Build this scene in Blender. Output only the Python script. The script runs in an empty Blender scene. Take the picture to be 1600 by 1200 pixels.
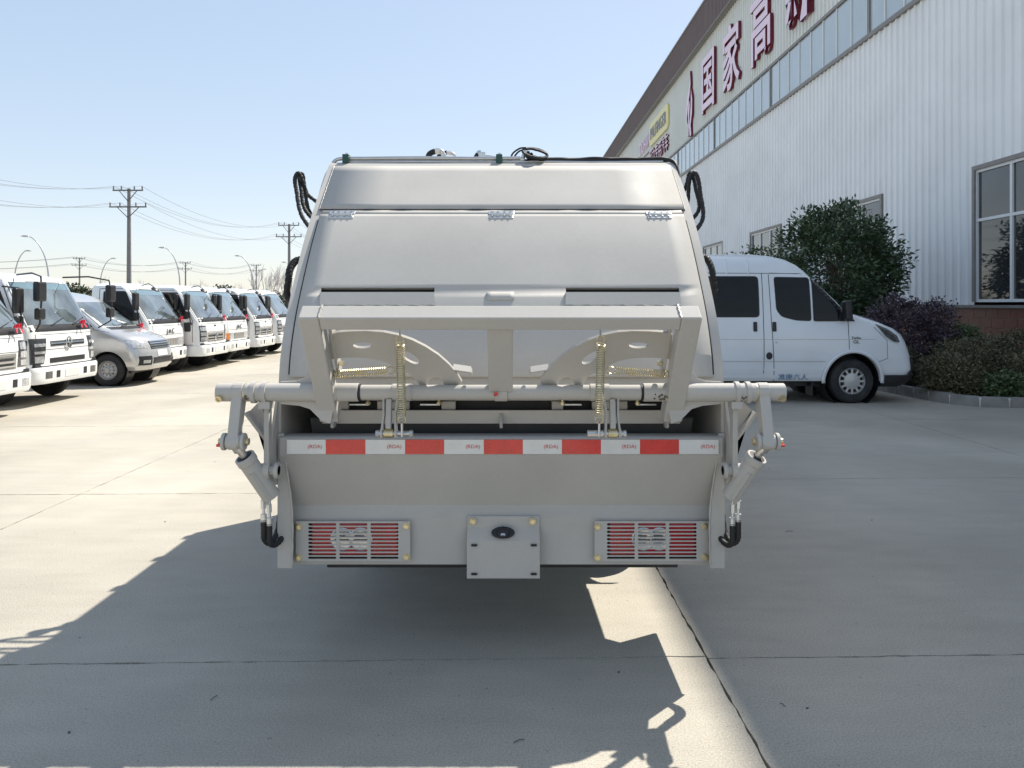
import bpy, bmesh, math, random
from mathutils import Vector, Matrix
R = math.radians
random.seed(7)
scene = bpy.context.scene
C = scene.collection

# ------------------------------------------------------------------ camera
F, U0, V0, H = 1202.0, 794.0, 475.0, 1.6      # focal length in photo pixels, vanishing point, eye height
cam_d = bpy.data.cameras.new('camera')
cam = bpy.data.objects.new('camera', cam_d); C.objects.link(cam)
cam.location = (0, 0, H); cam.rotation_euler = (R(90), 0, 0)
cam_d.sensor_width = 36; cam_d.lens = F / 1600 * 36
cam_d.shift_x = (800 - U0) / 1600; cam_d.shift_y = -(600 - V0) / 1600
cam_d.clip_start = 0.05; cam_d.clip_end = 5000
scene.camera = cam

# ------------------------------------------------------------------ light
SUN = Vector((0.53, 0.55, 1.0))
elev = math.atan2(SUN.z, math.hypot(SUN.x, SUN.y)); azim = math.atan2(SUN.x, SUN.y)
world = bpy.data.worlds.new('World'); scene.world = world; world.use_nodes = True
wn = world.node_tree.nodes; wl = world.node_tree.links
for n in list(wn): wn.remove(n)
sky = wn.new('ShaderNodeTexSky'); sky.sky_type = 'NISHITA'; sky.sun_disc = False
sky.sun_elevation = elev; sky.sun_rotation = azim
sky.air_density = 1.0; sky.dust_density = 0.5; sky.ozone_density = 1.0; sky.altitude = 0
bg = wn.new('ShaderNodeBackground'); bg.inputs['Strength'].default_value = 0.15
wo = wn.new('ShaderNodeOutputWorld')
gam = wn.new('ShaderNodeGamma'); gam.inputs['Gamma'].default_value = 0.36      # flatten the sky gradient: more light overhead, horizon less clipped
hsv = wn.new('ShaderNodeHueSaturation'); hsv.inputs['Saturation'].default_value = 1.45; hsv.inputs['Value'].default_value = 2.3
wl.new(sky.outputs[0], gam.inputs['Color']); wl.new(gam.outputs[0], hsv.inputs['Color']); tin = wn.new('ShaderNodeMix'); tin.data_type = 'RGBA'; tin.blend_type = 'MULTIPLY'; tin.inputs[0].default_value = 1; tin.inputs[7].default_value = (.95, .945, .975, 1)
wl.new(hsv.outputs[0], tin.inputs[6]); wl.new(tin.outputs[2], bg.inputs[0]); wl.new(bg.outputs[0], wo.inputs[0])
sun_d = bpy.data.lights.new('sun', 'SUN'); sun_d.energy = 5.0; sun_d.angle = R(0.53); sun_d.color = (1.0, 0.94, 0.84)
sun = bpy.data.objects.new('sun', sun_d); C.objects.link(sun)
sun.rotation_euler = SUN.to_track_quat('Z', 'Y').to_euler(); sun.location = (20, 12, 40)
scene.view_settings.view_transform = 'Standard'; scene.view_settings.look = 'None'
scene.view_settings.exposure = 0.6; scene.view_settings.gamma = 1.0
scene.view_settings.use_curve_mapping = False
scene.cycles.max_bounces = 8

# ------------------------------------------------------------------ helpers
def P(u, v, Y): return Vector(((u - U0) * Y / F, Y, H - (v - V0) * Y / F))
def ray_plane(u, v, p0, n):
    d = Vector(((u - U0) / F, 1.0, -(v - V0) / F)); o = Vector((0, 0, H))
    return o + d * ((p0 - o).dot(n) / d.dot(n))

def tag(o, label=None, cat=None, group=None, kind=None):
    if label: o['label'] = label
    if cat: o['category'] = cat
    if group: o['group'] = group
    if kind: o['kind'] = kind
    return o
def empty(name, loc=(0, 0, 0), rz=0):
    o = bpy.data.objects.new(name, None); C.objects.link(o)
    o.location = loc; o.rotation_euler = (0, 0, rz); o.empty_display_size = .2
    return o
def copy_tree(o, parent=None):
    c = o.copy(); C.objects.link(c); c.parent = parent
    for ch in list(o.children): copy_tree(ch, c)
    return c

class MB:
    def __init__(s, off=(0, 0, 0)): s.v = []; s.f = []; s.off = Vector(off)
    def add(s, vs, fs):
        b = len(s.v); s.v += [Vector(p) for p in vs]; s.f += [tuple(i + b for i in f) for f in fs]; return s
    def box(s, x0, x1, y0, y1, z0, z1):
        if x0 > x1: x0, x1 = x1, x0
        if y0 > y1: y0, y1 = y1, y0
        if z0 > z1: z0, z1 = z1, z0
        return s.add([(x0,y0,z0),(x1,y0,z0),(x1,y1,z0),(x0,y1,z0),(x0,y0,z1),(x1,y0,z1),(x1,y1,z1),(x0,y1,z1)],
                     [(0,3,2,1),(4,5,6,7),(0,1,5,4),(1,2,6,5),(2,3,7,6),(3,0,4,7)])
    def obox(s, c, ax, ay, az):            # centre and three half-axis vectors
        c, ax, ay, az = Vector(c), Vector(ax), Vector(ay), Vector(az)
        if ax.cross(ay).dot(az) < 0: ax = -ax
        q = [c + ax*i + ay*j + az*k for k in (-1, 1) for j in (-1, 1) for i in (-1, 1)]
        return s.add(q, [(0,2,3,1),(4,5,7,6),(0,1,5,4),(1,3,7,5),(3,2,6,7),(2,0,4,6)])
    def bar(s, p0, p1, w, d, up=(0, 0, 1)):  # rectangular bar between two points
        p0, p1 = Vector(p0), Vector(p1); a = p1 - p0; t = a.normalized(); up = Vector(up)
        sx = t.cross(up)
        if sx.length < 1e-5: sx = t.cross(Vector((1, 0, 0)))
        sx.normalize(); sy = sx.cross(t).normalized()
        return s.obox((p0 + p1) / 2, sx * w / 2, sy * d / 2, a / 2)
    def cyl(s, p0, p1, r, n=16, r2=None, caps=True):
        p0, p1 = Vector(p0), Vector(p1); r2 = r if r2 is None else r2
        t = (p1 - p0).normalized(); a = t.orthogonal().normalized(); b = t.cross(a)
        vs = []
        for p, rr in ((p0, r), (p1, r2)):
            for i in range(n):
                g = 2 * math.pi * i / n; vs.append(p + (a * math.cos(g) + b * math.sin(g)) * rr)
        fs = [(i, (i+1) % n, n + (i+1) % n, n + i) for i in range(n)]
        if caps: fs += [tuple(range(n-1, -1, -1)), tuple(range(n, 2*n))]
        return s.add(vs, fs)
    def lathe(s, c, axis, prof, n=24):       # prof: list of (along axis, radius)
        c, t = Vector(c), Vector(axis).normalized(); a = t.orthogonal().normalized(); b = t.cross(a)
        vs, fs = [], []
        for h, rr in prof:
            for i in range(n):
                g = 2 * math.pi * i / n; vs.append(c + t*h + (a * math.cos(g) + b * math.sin(g)) * max(rr, 1e-4))
        m = len(prof)
        for k in range(m - 1):
            for i in range(n): fs.append((k*n+i, k*n+(i+1) % n, (k+1)*n+(i+1) % n, (k+1)*n+i))
        return s.add(vs, fs)
    def tube(s, pts, r, n=8, caps=True, closed=False):   # r: number or function of (index)
        pts = [Vector(p) for p in pts]; m = len(pts); vs, fs = [], []
        a = None
        for k, p in enumerate(pts):
            if closed: t = pts[(k+1) % m] - pts[k-1]
            else: t = pts[min(k+1, m-1)] - pts[max(k-1, 0)]
            t = t.normalized() if t.length > 1e-9 else Vector((0, 0, 1))
            if a is None: a = t.orthogonal().normalized()
            else:
                a = a - t * a.dot(t)
                a = a.normalized() if a.length > 1e-6 else t.orthogonal().normalized()
            b = t.cross(a); rr = r(k) if callable(r) else r
            for i in range(n):
                g = 2 * math.pi * i / n; vs.append(p + (a * math.cos(g) + b * math.sin(g)) * rr)
        for k in range(m if closed else m - 1):
            k2 = (k + 1) % m
            for i in range(n): fs.append((k*n+i, k*n+(i+1) % n, k2*n+(i+1) % n, k2*n+i))
        if caps and not closed: fs += [tuple(range(n-1, -1, -1)), tuple((m-1)*n + i for i in range(n))]
        return s.add(vs, fs)
    def prism(s, poly, fn, t):               # poly 2D, fn maps 2D -> 3D, t thickness vector
        t = Vector(t); n = len(poly); a = [Vector(fn(*p)) for p in poly]
        vs = a + [p + t for p in a]
        nrm = Vector((0, 0, 0))
        for i in range(n): nrm += a[i].cross(a[(i+1) % n])
        fs = [tuple(range(n-1, -1, -1)), tuple(range(n, 2*n))] + [(i, (i+1) % n, n+(i+1) % n, n+i) for i in range(n)]
        if nrm.dot(t) < 0: fs = [tuple(reversed(f)) for f in fs]
        return s.add(vs, fs)
    def sheet(s, grid):                      # rows of points
        m, n = len(grid), len(grid[0])
        return s.add([p for r in grid for p in r],
                     [(i*n+j, i*n+j+1, (i+1)*n+j+1, (i+1)*n+j) for i in range(m-1) for j in range(n-1)])
    def build(s, name, mat, parent=None, smooth=None, bevel=None, solid=None, seg=2, soff=-1):
        me = bpy.data.meshes.new(name)
        me.from_pydata([tuple(p - s.off) for p in s.v], [], s.f)
        return finish(name, me, mat, parent, smooth, bevel, solid, seg, soff)

def finish(name, me, mat, parent=None, smooth=None, bevel=None, solid=None, seg=2, soff=-1):
    me.validate(); me.update()
    if smooth is not None:
        for p in me.polygons: p.use_smooth = True
        me.set_sharp_from_angle(angle=R(smooth))
    me.materials.clear(); me.materials.append(mat)
    o = bpy.data.objects.new(name, me); C.objects.link(o)
    if parent is not None: o.parent = parent
    if solid:
        m = o.modifiers.new('thick', 'SOLIDIFY'); m.thickness = solid; m.offset = soff
    if bevel:
        m = o.modifiers.new('edge', 'BEVEL'); m.width = bevel; m.segments = seg; m.limit_method = 'ANGLE'; m.angle_limit = R(40)
    return o
def same(o, name, parent, loc=(0, 0, 0), rot=None, scale=None):   # another object sharing the mesh
    c = o.copy(); c.name = name; C.objects.link(c); c.parent = parent; c.location = loc
    if rot is not None: c.rotation_euler = rot
    if scale is not None: c.scale = scale
    return c

def holed(outer, holes, fn):                 # flat plate with holes, triangulated; returns MB
    bm = bmesh.new(); edges = []
    for loop in [outer] + holes:
        vs = [bm.verts.new(fn(*p)) for p in loop]
        edges += [bm.edges.new((vs[i], vs[(i+1) % len(vs)])) for i in range(len(vs))]
    bmesh.ops.triangle_fill(bm, use_beauty=True, use_dissolve=False, edges=edges)
    bm.verts.index_update()
    m = MB(); m.add([v.co.copy() for v in bm.verts], [tuple(v.index for v in f.verts) for f in bm.faces]); bm.free()
    return m
def ellipse(cx, cy, a, b, rot=0, n=18):
    c, s = math.cos(rot), math.sin(rot)
    return [(cx + a*math.cos(t)*c - b*math.sin(t)*s, cy + a*math.cos(t)*s + b*math.sin(t)*c) for t in (2*math.pi*i/n for i in range(n))]
def rrect(x0, x1, z0, z1, r, n=4):
    out = []
    for cx, cz, a0 in ((x1-r, z1-r, 0), (x0+r, z1-r, 90), (x0+r, z0+r, 180), (x1-r, z0+r, 270)):
        for i in range(n+1):
            a = R(a0 + 90*i/n); out.append((cx + r*math.cos(a), cz + r*math.sin(a)))
    return out
def rounded(poly, r, n=4):                   # round the corners of a polygon
    out = []; m = len(poly)
    for i in range(m):
        p, a, b = Vector(poly[i]), Vector(poly[i-1]), Vector(poly[(i+1) % m])
        da, db = (a-p), (b-p); rr = min(r, da.length*.45, db.length*.45)
        q0, q1 = p + da.normalized()*rr, p + db.normalized()*rr
        for k in range(n+1):
            t = k/n; w = q0*(1-t)**2 + p*2*t*(1-t) + q1*t*t; out.append((w.x, w.y))
    return out
def catmull(pts, k=6):
    pts = [Vector(p) for p in pts]; out = []
    for i in range(len(pts)-1):
        p0, p1, p2, p3 = pts[max(i-1, 0)], pts[i], pts[i+1], pts[min(i+2, len(pts)-1)]
        for j in range(k):
            t = j/k
            out.append(.5*((2*p1) + (p2-p0)*t + (2*p0-5*p1+4*p2-p3)*t*t + (3*p1-p0-3*p2+p3)*t**3))
    return out + [pts[-1]]
def frame_m(o, x, y, z): return Matrix(((x[0], y[0], z[0], o[0]), (x[1], y[1], z[1], o[1]), (x[2], y[2], z[2], o[2]), (0, 0, 0, 1)))
def text_mesh(txt, size, depth, origin, xa, ya, wide=1.0, name='lettering', align='CENTER', bold=0.0):
    cu = bpy.data.curves.new('t', 'FONT'); cu.body = txt; cu.size = size; cu.extrude = depth/2
    cu.align_x = align; cu.align_y = 'CENTER'; cu.resolution_u = 3; cu.offset = bold*size
    o = bpy.data.objects.new('t', cu); C.objects.link(o)
    bpy.context.view_layer.update()
    dg = bpy.context.evaluated_depsgraph_get()
    me = bpy.data.meshes.new_from_object(o.evaluated_get(dg)); me.name = name
    C.objects.unlink(o); bpy.data.objects.remove(o); bpy.data.curves.remove(cu)
    xa, ya = Vector(xa), Vector(ya); za = xa.cross(ya)
    me.transform(frame_m(origin, xa * wide, ya, za)); me.materials.clear()
    return me

# ------------------------------------------------------------------ materials
def pmat(name, col, rough=.5, metal=0, var=.12, scale=6, bump=0, bscale=60, coat=0, alpha=None, trans=0, spec=.5, fine=0, fscale=120, dirt=0, dcol=(.16, .13, .10), dscale=3, emis=None, ior=1.45, streak=0):
    m = bpy.data.materials.new(name); m.use_nodes = True
    nt = m.node_tree; N, L = nt.nodes, nt.links; b = N['Principled BSDF']
    b.inputs['Roughness'].default_value = rough; b.inputs['Metallic'].default_value = metal
    b.inputs['Coat Weight'].default_value = coat; b.inputs['Specular IOR Level'].default_value = spec
    b.inputs['Transmission Weight'].default_value = trans; b.inputs['IOR'].default_value = ior
    geo = N.new('ShaderNodeNewGeometry')
    def noise(sc, det=4):
        n = N.new('ShaderNodeTexNoise'); n.inputs['Scale'].default_value = sc; n.inputs['Detail'].default_value = det
        L.new(geo.outputs['Position'], n.inputs['Vector']); return n
    def ramp(src, lo, hi, c0, c1):
        r = N.new('ShaderNodeValToRGB'); L.new(src, r.inputs[0])
        r.color_ramp.elements[0].position = lo; r.color_ramp.elements[1].position = hi
        r.color_ramp.elements[0].color = (*c0, 1); r.color_ramp.elements[1].color = (*c1, 1); return r.outputs[0]
    def mix(a, bb, f=None, fac=.5, mode='MIX'):
        x = N.new('ShaderNodeMix'); x.data_type = 'RGBA'; x.blend_type = mode
        if f is None: x.inputs[0].default_value = fac
        else: L.new(f, x.inputs[0])
        L.new(a, x.inputs[6])
        if isinstance(bb, tuple): x.inputs[7].default_value = (*bb, 1)
        else: L.new(bb, x.inputs[7])
        return x.outputs[2]
    c0 = tuple(max(0, x*(1-var)) for x in col); c1 = tuple(min(1, x*(1+var)) for x in col)
    col_s = ramp(noise(scale).outputs[0], .3, .7, c0, c1)
    if fine:
        g = ramp(noise(fscale, 2).outputs[0], .35, .65, (1-fine,)*3, (1+fine*.4,)*3)
        col_s = mix(col_s, g, fac=1, mode='MULTIPLY')
    if streak:
        mp = N.new('ShaderNodeMapping'); mp.inputs['Scale'].default_value = (1.5, 5, 1); L.new(geo.outputs['Position'], mp.inputs['Vector'])
        st = noise(1.6, 6); L.new(mp.outputs[0], st.inputs['Vector'])
        col_s = mix(col_s, ramp(st.outputs[0], .3, .7, (1-streak,)*3, (1+streak*.5,)*3), fac=1, mode='MULTIPLY')
        sp = noise(38, 2); col_s = mix(col_s, ramp(sp.outputs[0], .24, .31, (.55,)*3, (1,)*3), fac=.8, mode='MULTIPLY')
        bl = noise(.35, 7); col_s = mix(col_s, ramp(bl.outputs[0], .38, .62, (.84, .83, .81), (1.06, 1.05, 1.03)), fac=1, mode='MULTIPLY')
    if dirt:
        d = ramp(noise(dscale, 8).outputs[0], .5, .75, (0,)*3, (dirt,)*3)
        col_s = mix(col_s, dcol, f=d)
    L.new(col_s, b.inputs['Base Color'])
    if bump:
        bp = N.new('ShaderNodeBump'); bp.inputs['Strength'].default_value = bump; bp.inputs['Distance'].default_value = .01
        L.new(noise(bscale, 5).outputs[0], bp.inputs['Height']); L.new(bp.outputs[0], b.inputs['Normal'])
    if rough > .15:
        rr = N.new('ShaderNodeMapRange'); L.new(noise(scale*2.3).outputs[0], rr.inputs[0])
        rr.inputs[3].default_value = max(.02, rough*.82); rr.inputs[4].default_value = min(1, rough*1.18); L.new(rr.outputs[0], b.inputs['Roughness'])
    if emis: b.inputs['Emission Color'].default_value = (*emis, 1); b.inputs['Emission Strength'].default_value = 1
    m.diffuse_color = (*col, 1)
    return m
M = {}
M['silver'] = pmat('silver_paint', (.46, .443, .412), rough=.62, metal=.0, spec=.12, var=.045, scale=2.5, fine=.018, fscale=45, dirt=.15, dcol=(.31, .275, .22), dscale=2.6)
M['weld'] = pmat('weld_bead', (.47, .455, .42), rough=.45, metal=.3, var=.1, bump=.3, bscale=90)
M['inner'] = pmat('hopper_inside_paint', (.20, .20, .20), rough=.6, metal=.1, var=.1, dirt=.3)
M['black'] = pmat('black_rubber', (.018, .018, .019), rough=.6, var=.2)
M['grease'] = pmat('grease_stain', (.10, .075, .05), rough=.4, var=.3, scale=40)
M['bplast'] = pmat('black_plastic', (.022, .022, .024), rough=.42, var=.15)
M['tyre'] = pmat('tyre_rubber', (.022, .022, .023), rough=.75, var=.2, dirt=.35, dcol=(.10, .09, .08), bump=.15, bscale=40)
M['chassis'] = pmat('chassis_black', (.03, .03, .032), rough=.55, var=.2, dirt=.3)
M['steel'] = pmat('bare_steel', (.55, .54, .52), rough=.33, metal=.9, var=.08, scale=20)
M['zinc'] = pmat('yellow_zinc', (.62, .54, .34), rough=.35, metal=.85, var=.12, scale=30)
M['galv'] = pmat('galvanised_steel', (.62, .63, .63), rough=.35, metal=.8, var=.08, scale=30)
M['chrome'] = pmat('chrome_trim', (.70, .70, .70), rough=.12, metal=1, var=.02)
M['red'] = pmat('red_reflective_tape', (.62, .045, .035), rough=.28, var=.10, scale=14, coat=.4)
M['whitetape'] = pmat('white_reflective_tape', (.66, .66, .64), rough=.25, var=.05, scale=14, coat=.4)
M['redlens'] = pmat('red_lens', (.40, .014, .02), rough=.15, var=.2, scale=20, coat=.6)
M['clear'] = pmat('clear_lens', (.42, .42, .41), rough=.15, metal=.5, var=.15, scale=60, coat=1)
M['green'] = pmat('green_clamp_plastic', (.02, .075, .06), rough=.5, var=.15)
M['tagred'] = pmat('red_plastic', (.65, .06, .04), rough=.4)
M['white'] = pmat('white_car_paint', (.78, .79, .78), rough=.22, var=.02, coat=.6, scale=1.2)
M['vanwhite'] = pmat('white_van_paint', (.76, .79, .82), rough=.25, var=.03, coat=.5, scale=1.2, dirt=.14, dcol=(.42, .40, .36), dscale=1.6)
M['silvercar'] = pmat('silver_car_paint', (.56, .56, .555), rough=.25, metal=.55, var=.03, coat=.7)
M['glass'] = pmat('dark_tinted_glass', (.010, .011, .012), rough=.05, var=.1, spec=.3)
M['screen'] = pmat('windscreen_glass', (.10, .125, .135), rough=.03, var=.55, scale=2.6, coat=1, spec=.8)  # uneven dark mottling in the colour stands in for reflections
M['sunstrip'] = pmat('blue_sun_strip', (.13, .21, .25), rough=.05, var=.1, coat=1)
M['seam'] = pmat('panel_gap', (.035, .035, .037), rough=.7)
M['headlamp'] = pmat('headlamp_lens', (.50, .51, .52), rough=.10, metal=.4, var=.35, scale=22, coat=1)
M['hdark'] = pmat('headlamp_smoked', (.045, .047, .05), rough=.12, var=.3, scale=25, coat=1)
M['orange'] = pmat('amber_lens', (.75, .22, .03), rough=.15, var=.1, coat=.6)
M['bow'] = pmat('red_ribbon', (.72, .05, .09), rough=.5, var=.15, scale=25)
M['hub'] = pmat('hubcap_silver', (.50, .50, .50), rough=.35, metal=.5, var=.06)
M['grillegrey'] = pmat('grille_grey', (.34, .33, .31), rough=.35, metal=.3, var=.1)
M['ink'] = pmat('dark_lettering', (.03, .03, .035), rough=.5)
M['blueink'] = pmat('blue_lettering', (.10, .22, .36), rough=.5)
M['redink'] = pmat('red_print', (.6, .12, .12), rough=.5)
# ------------------------------------------------------------------ ground
M['concrete'] = pmat('concrete_slab', (.455, .425, .365), rough=.8, var=.09, scale=.55, fine=.20, fscale=130, dirt=.30, dcol=(.30, .285, .26), dscale=.9, bump=.35, bscale=170, spec=.3, streak=.06)
M['joint'] = pmat('joint_filler', (.10, .095, .088), rough=.9, var=.2)
M['earth'] = pmat('far_ground', (.40, .38, .335), rough=.9, var=.1, scale=.15, spec=.2)
g = MB(); g.add([(-1500, -60, -.03), (1500, -60, -.03), (1500, 3000, -.03), (-1500, 3000, -.03)], [(0, 1, 2, 3)])
ground = tag(g.build('ground', M['earth']), kind='structure')
gj = MB(); gj.add([(-36, -3, -.018), (11, -3, -.018), (11, 60, -.018), (-36, 60, -.018)], [(0, 1, 2, 3)])
pave = tag(gj.build('pavement', M['joint']), kind='structure')
rs = random.Random(3)
def jag(p, q, amp):                    # a slightly crumbled slab edge
    n = max(2, int((Vector(q)-Vector(p)).length / .055)); out = []
    for i in range(n):
        t = i / n; a = 0 if i == 0 else amp
        out.append((p[0]+(q[0]-p[0])*t + rs.uniform(-a, a), p[1]+(q[1]-p[1])*t + rs.uniform(-a, a)))
    return out
SK = .026
def slab(x0, x1, y0, y1):
    g_ = .0048
    c = [(x0+g_, y0+g_+x0*SK), (x1-g_, y0+g_+x1*SK), (x1-g_, y1-g_+x1*SK), (x0+g_, y1-g_+x0*SK)]
    near = y0 < 14
    poly = []
    for i in range(4): poly += jag(c[i], c[(i+1) % 4], .005 if near else 0) if near else [c[i]]
    m = MB(); m.prism(poly, lambda x, y: (x, y, -.016), (0, 0, .016))
    return m.build('slab', M['concrete'], pave)
cols = [-35.1, -30.6, -26.1, -21.6, -17.1, -12.6, -8.1, -3.6, .9, 5.4, 9.9]
left_rows = [-2.6, .42, 3.47, 6.56, 10.2, 13.9, 17.6, 21.3, 25, 29, 33, 38, 43, 49, 55]
right_rows = [-3.5, .0, 3.45, 6.97, 10.5, 14.0, 17.5, 21.0, 24.5, 28, 33, 38, 43, 49, 55]
for i in range(len(cols)-1):
    rows = right_rows if cols[i] > 0 else left_rows
    for j in range(len(rows)-1):
        if cols[i] > 5 and rows[j] > 12: continue
        if cols[i+1] < -rows[j+1] * .72 - 3: continue
        slab(cols[i], cols[i+1], rows[j], rows[j+1])

lt = MB(); rl = random.Random(21)
for _ in range(26):
    x, y = rl.uniform(-3.5, 4.5), rl.uniform(2.6, 9); s_ = rl.uniform(.0015, .0038); a_ = rl.uniform(0, 3)
    lt.obox((x, y, s_*.45), (s_*1.6*math.cos(a_), s_*1.6*math.sin(a_), 0), (-s_*math.sin(a_), s_*math.cos(a_), 0), (0, 0, s_*.45))
for x, y, l_, a_ in ((.02, 2.80, .045, .5), (1.95, 5.4, .05, .1), (-1.2, 3.1, .04, 1.2), (1.1, 3.05, .03, 2.0)):
    lt.tube([(x, y, .004), (x+l_*.5*math.cos(a_), y+l_*.5*math.sin(a_)+.004, .006), (x+l_*math.cos(a_), y+l_*math.sin(a_), .004)], .0016, 5)
tag(lt.build('ground_litter', M['joint']), 'scattered grit and twigs lying on the concrete yard', 'litter', kind='stuff')

# ------------------------------------------------------------------ factory building
M['clad'] = pmat('white_cladding', (.83, .85, .86), rough=.45, var=.04, scale=.5, dirt=.10, dcol=(.45, .45, .43), dscale=1.2)
M['clad_up'] = pmat('pale_grey_cladding', (.70, .72, .69), rough=.5, var=.04, scale=.5)
M['brown'] = pmat('brown_fascia', (.155, .115, .105), rough=.5, var=.06, scale=1)
M['trim'] = pmat('grey_flashing', (.22, .21, .20), rough=.5, var=.1)
M['pane'] = pmat('band_pane', (.42, .49, .53), rough=.12, var=.08, scale=.6, coat=.6)
M['dpane'] = pmat('dark_window_pane', (.03, .034, .036), rough=.04, var=.3, scale=1.2, coat=.8)
M['pvc'] = pmat('white_window_frame', (.72, .74, .75), rough=.35, var=.03)
M['brick'] = pmat('red_brown_tile', (.17, .062, .045), rough=.45, var=.16, scale=5, bump=.1, bscale=40)
M['mortar'] = pmat('tile_joint', (.45, .42, .38), rough=.9)
M['signpink'] = pmat('pale_pink_acrylic', (.78, .62, .74), rough=.35, var=.05, scale=.8)  # pale pink for the sign faces
M['signred'] = pmat('dark_red_letter_side', (.16, .012, .03), rough=.4)
M['signyellow'] = pmat('yellow_sign_board', (.74, .68, .30), rough=.4, var=.04)
M['signgrey'] = pmat('grey_sign_lettering', (.30, .30, .36), rough=.5)
XW = 10.0; ZB, ZB1, ZF, ZR = 8.92, 10.69, 14.88, 16.5
factory = tag(empty('factory_building', (XW, 40, 0)), 'long white corrugated factory hall with brown roof fascia and window strip', 'building')
FO = Vector((XW, 40, 0))
wins = [(12.9 + 7.6*k, 16.5 + 7.6*k) for k in range(-1, 12)]
def corrugated(m, y0, y1, z0, z1, x=XW, pitch=.30, d=.05):
    prof = []; k0 = math.floor(y0 / pitch); y = k0 * pitch
    while y < y1:
        for dy, dx in ((0, 0), (.21, 0), (.228, -d), (.28, -d)): prof.append((y + dy, x + dx))
        y += pitch
    prof = [(yy, xx) for yy, xx in prof if y0 < yy < y1]
    prof = [(y0, x)] + prof + [(y1, x)]
    m.sheet([[(xx, yy, z0) for yy, xx in prof], [(xx, yy, z1) for yy, xx in prof]])
m = MB(FO)
Y0, Y1 = 4.0, 105.0
yy = Y0
for a, b in wins:
    if b > Y1: break
    corrugated(m, yy, a, 1.58, 4.5)
    yy = b
corrugated(m, yy, Y1, 1.58, 4.5)
corrugated(m, Y0, Y1, 4.5, ZB)
m.build('lower_cladding', M['clad'], factory)
m = MB(FO); corrugated(m, Y0, Y1, ZB1, ZF); m.build('upper_cladding', M['clad_up'], factory)
m = MB(FO); corrugated(m, Y0, Y1, ZF, ZR, x=XW-.30, pitch=.24, d=.03); m.build('roof_fascia', M['brown'], factory)
m = MB(FO); m.box(XW-.36, XW-.28, Y0, Y1, ZR, ZR+.10); m.box(XW-.33, XW+.02, Y0, Y1, ZF-.05, ZF-.004); m.build('fascia_trim', M['trim'], factory)
m = MB(FO); m.box(XW-.25, XW+30, Y0, Y1, ZR-.1, ZR-.02)
m.box(XW+.03, XW+30, Y0, Y0+.1, 0, ZR-.1); m.box(XW+.03, XW+30, Y1-.1, Y1, 0, ZR-.1); m.box(XW+29.9, XW+30, Y0+.1, Y1-.1, 0, ZR-.1)
m.build('roof', M['brown'], factory)
m = MB(FO); m.box(XW+2.2, XW+2.3, Y0+.2, Y1-.2, 0, ZF); m.build('inner_partition', M['trim'], factory)
# window strip
m = MB(FO); m.box(XW-.10, XW+.02, Y0, Y1, ZB, ZB+.12); m.box(XW-.05, XW+.02, Y0, Y1, ZB1-.10, ZB1); m.build('strip_window_sill', M['trim'], factory)
band = MB(FO); band.box(XW-.015, XW+.0, .02, .985, ZB+.13, ZB1-.11)
first = None
post = None; mul = None
for k in range(60):
    y = 13.4 + k
    if first is None:
        mm = MB((XW, y, 0)); mm.box(XW+.01, XW+.03, y+.03, y+.97, ZB+.13, ZB1-.11); first = mm.build('pane', M['pane'], factory)
        mm = MB((XW, y, 0)); mm.box(XW-.02, XW+.04, y-.025, y+.025, ZB+.125, ZB1-.105); mul = mm.build('mullion', M['pvc'], factory)
        mm = MB((XW, y, 0)); mm.box(XW-.035, XW+.05, y-.16, y-.03, ZB+.125, ZB1-.105); post = mm.build('strip_window_post', M['trim'], factory)
        first.location = mul.location = post.location = (0, y-40, 0)
    else:
        same(first, 'pane', factory, (0, y-40, 0)); same(mul, 'mullion', factory, (0, y-40, 0))
        if k % 8 == 0: same(post, 'strip_window_post', factory, (0, y-40, 0))
# ground-floor windows: brown outer trim, white frame, four panes each
def big_window(y0, y1):
    z0, z1, zt = 1.64, 4.45, 3.35
    m = MB(FO)
    for a, b, c, d in ((y0-.0, y0+.09, z0, z1), (y1-.09, y1, z0, z1)): m.box(XW-.06, XW+.06, a, b, c, d)
    m.box(XW-.06, XW+.06, y0-.0, y1, z1, z1+.09)
    w = m.build('window_surround', M['trim'], factory)
    m = MB(FO); yw = (y1-y0-.18); n = 3
    ys = [y0+.09 + yw*i/n for i in range(n+1)]
    for i, y in enumerate(ys):
        a = max(y-.035, y0+.09); b = min(y+.035, y1-.09)
        m.box(XW-.02, XW+.05, a, b, z0, z1)
    for i in range(n):
        for zz in (z0, zt, z1-.06): m.box(XW-.018, XW+.048, ys[i]+.035, ys[i+1]-.035, zz, zz+.06)
    f = m.build('window_frame', M['pvc'], w)
    for i in range(n):
        for a, b in ((z0+.06, zt), (zt+.06, z1-.06)):
            q = MB(FO); q.box(XW+.02, XW+.03, ys[i]+.035, ys[i+1]-.035, a, b); q.build('pane', M['dpane'], w)
for a, b in wins:
    if b < 48: big_window(a, b)
m = MB(FO); m.box(XW-.14, XW+.06, Y0, Y1, 1.52, 1.578); m.build('plinth_cap', M['trim'], factory)
m = MB(FO); m.box(XW-.05, XW+.2, Y0, Y1, -.03, 1.52); plinth = m.build('plinth', M['mortar'], factory)
tm = MB((XW, 0, 0)); tm.box(XW-.072, XW-.052, .006, .394, .006, .194); t0 = None
for r_ in range(7):
    for k in range(40):
        y = 8.4 + k*.4 + (.2 if r_ % 2 else 0); z = .11 + r_*.2
        if z > 1.36: continue
        if t0 is None: t0 = tm.build('tile', M['brick'], plinth); t0.location = (0, y-40, z)
        else: same(t0, 'tile', plinth, (0, y-40, z))
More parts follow.
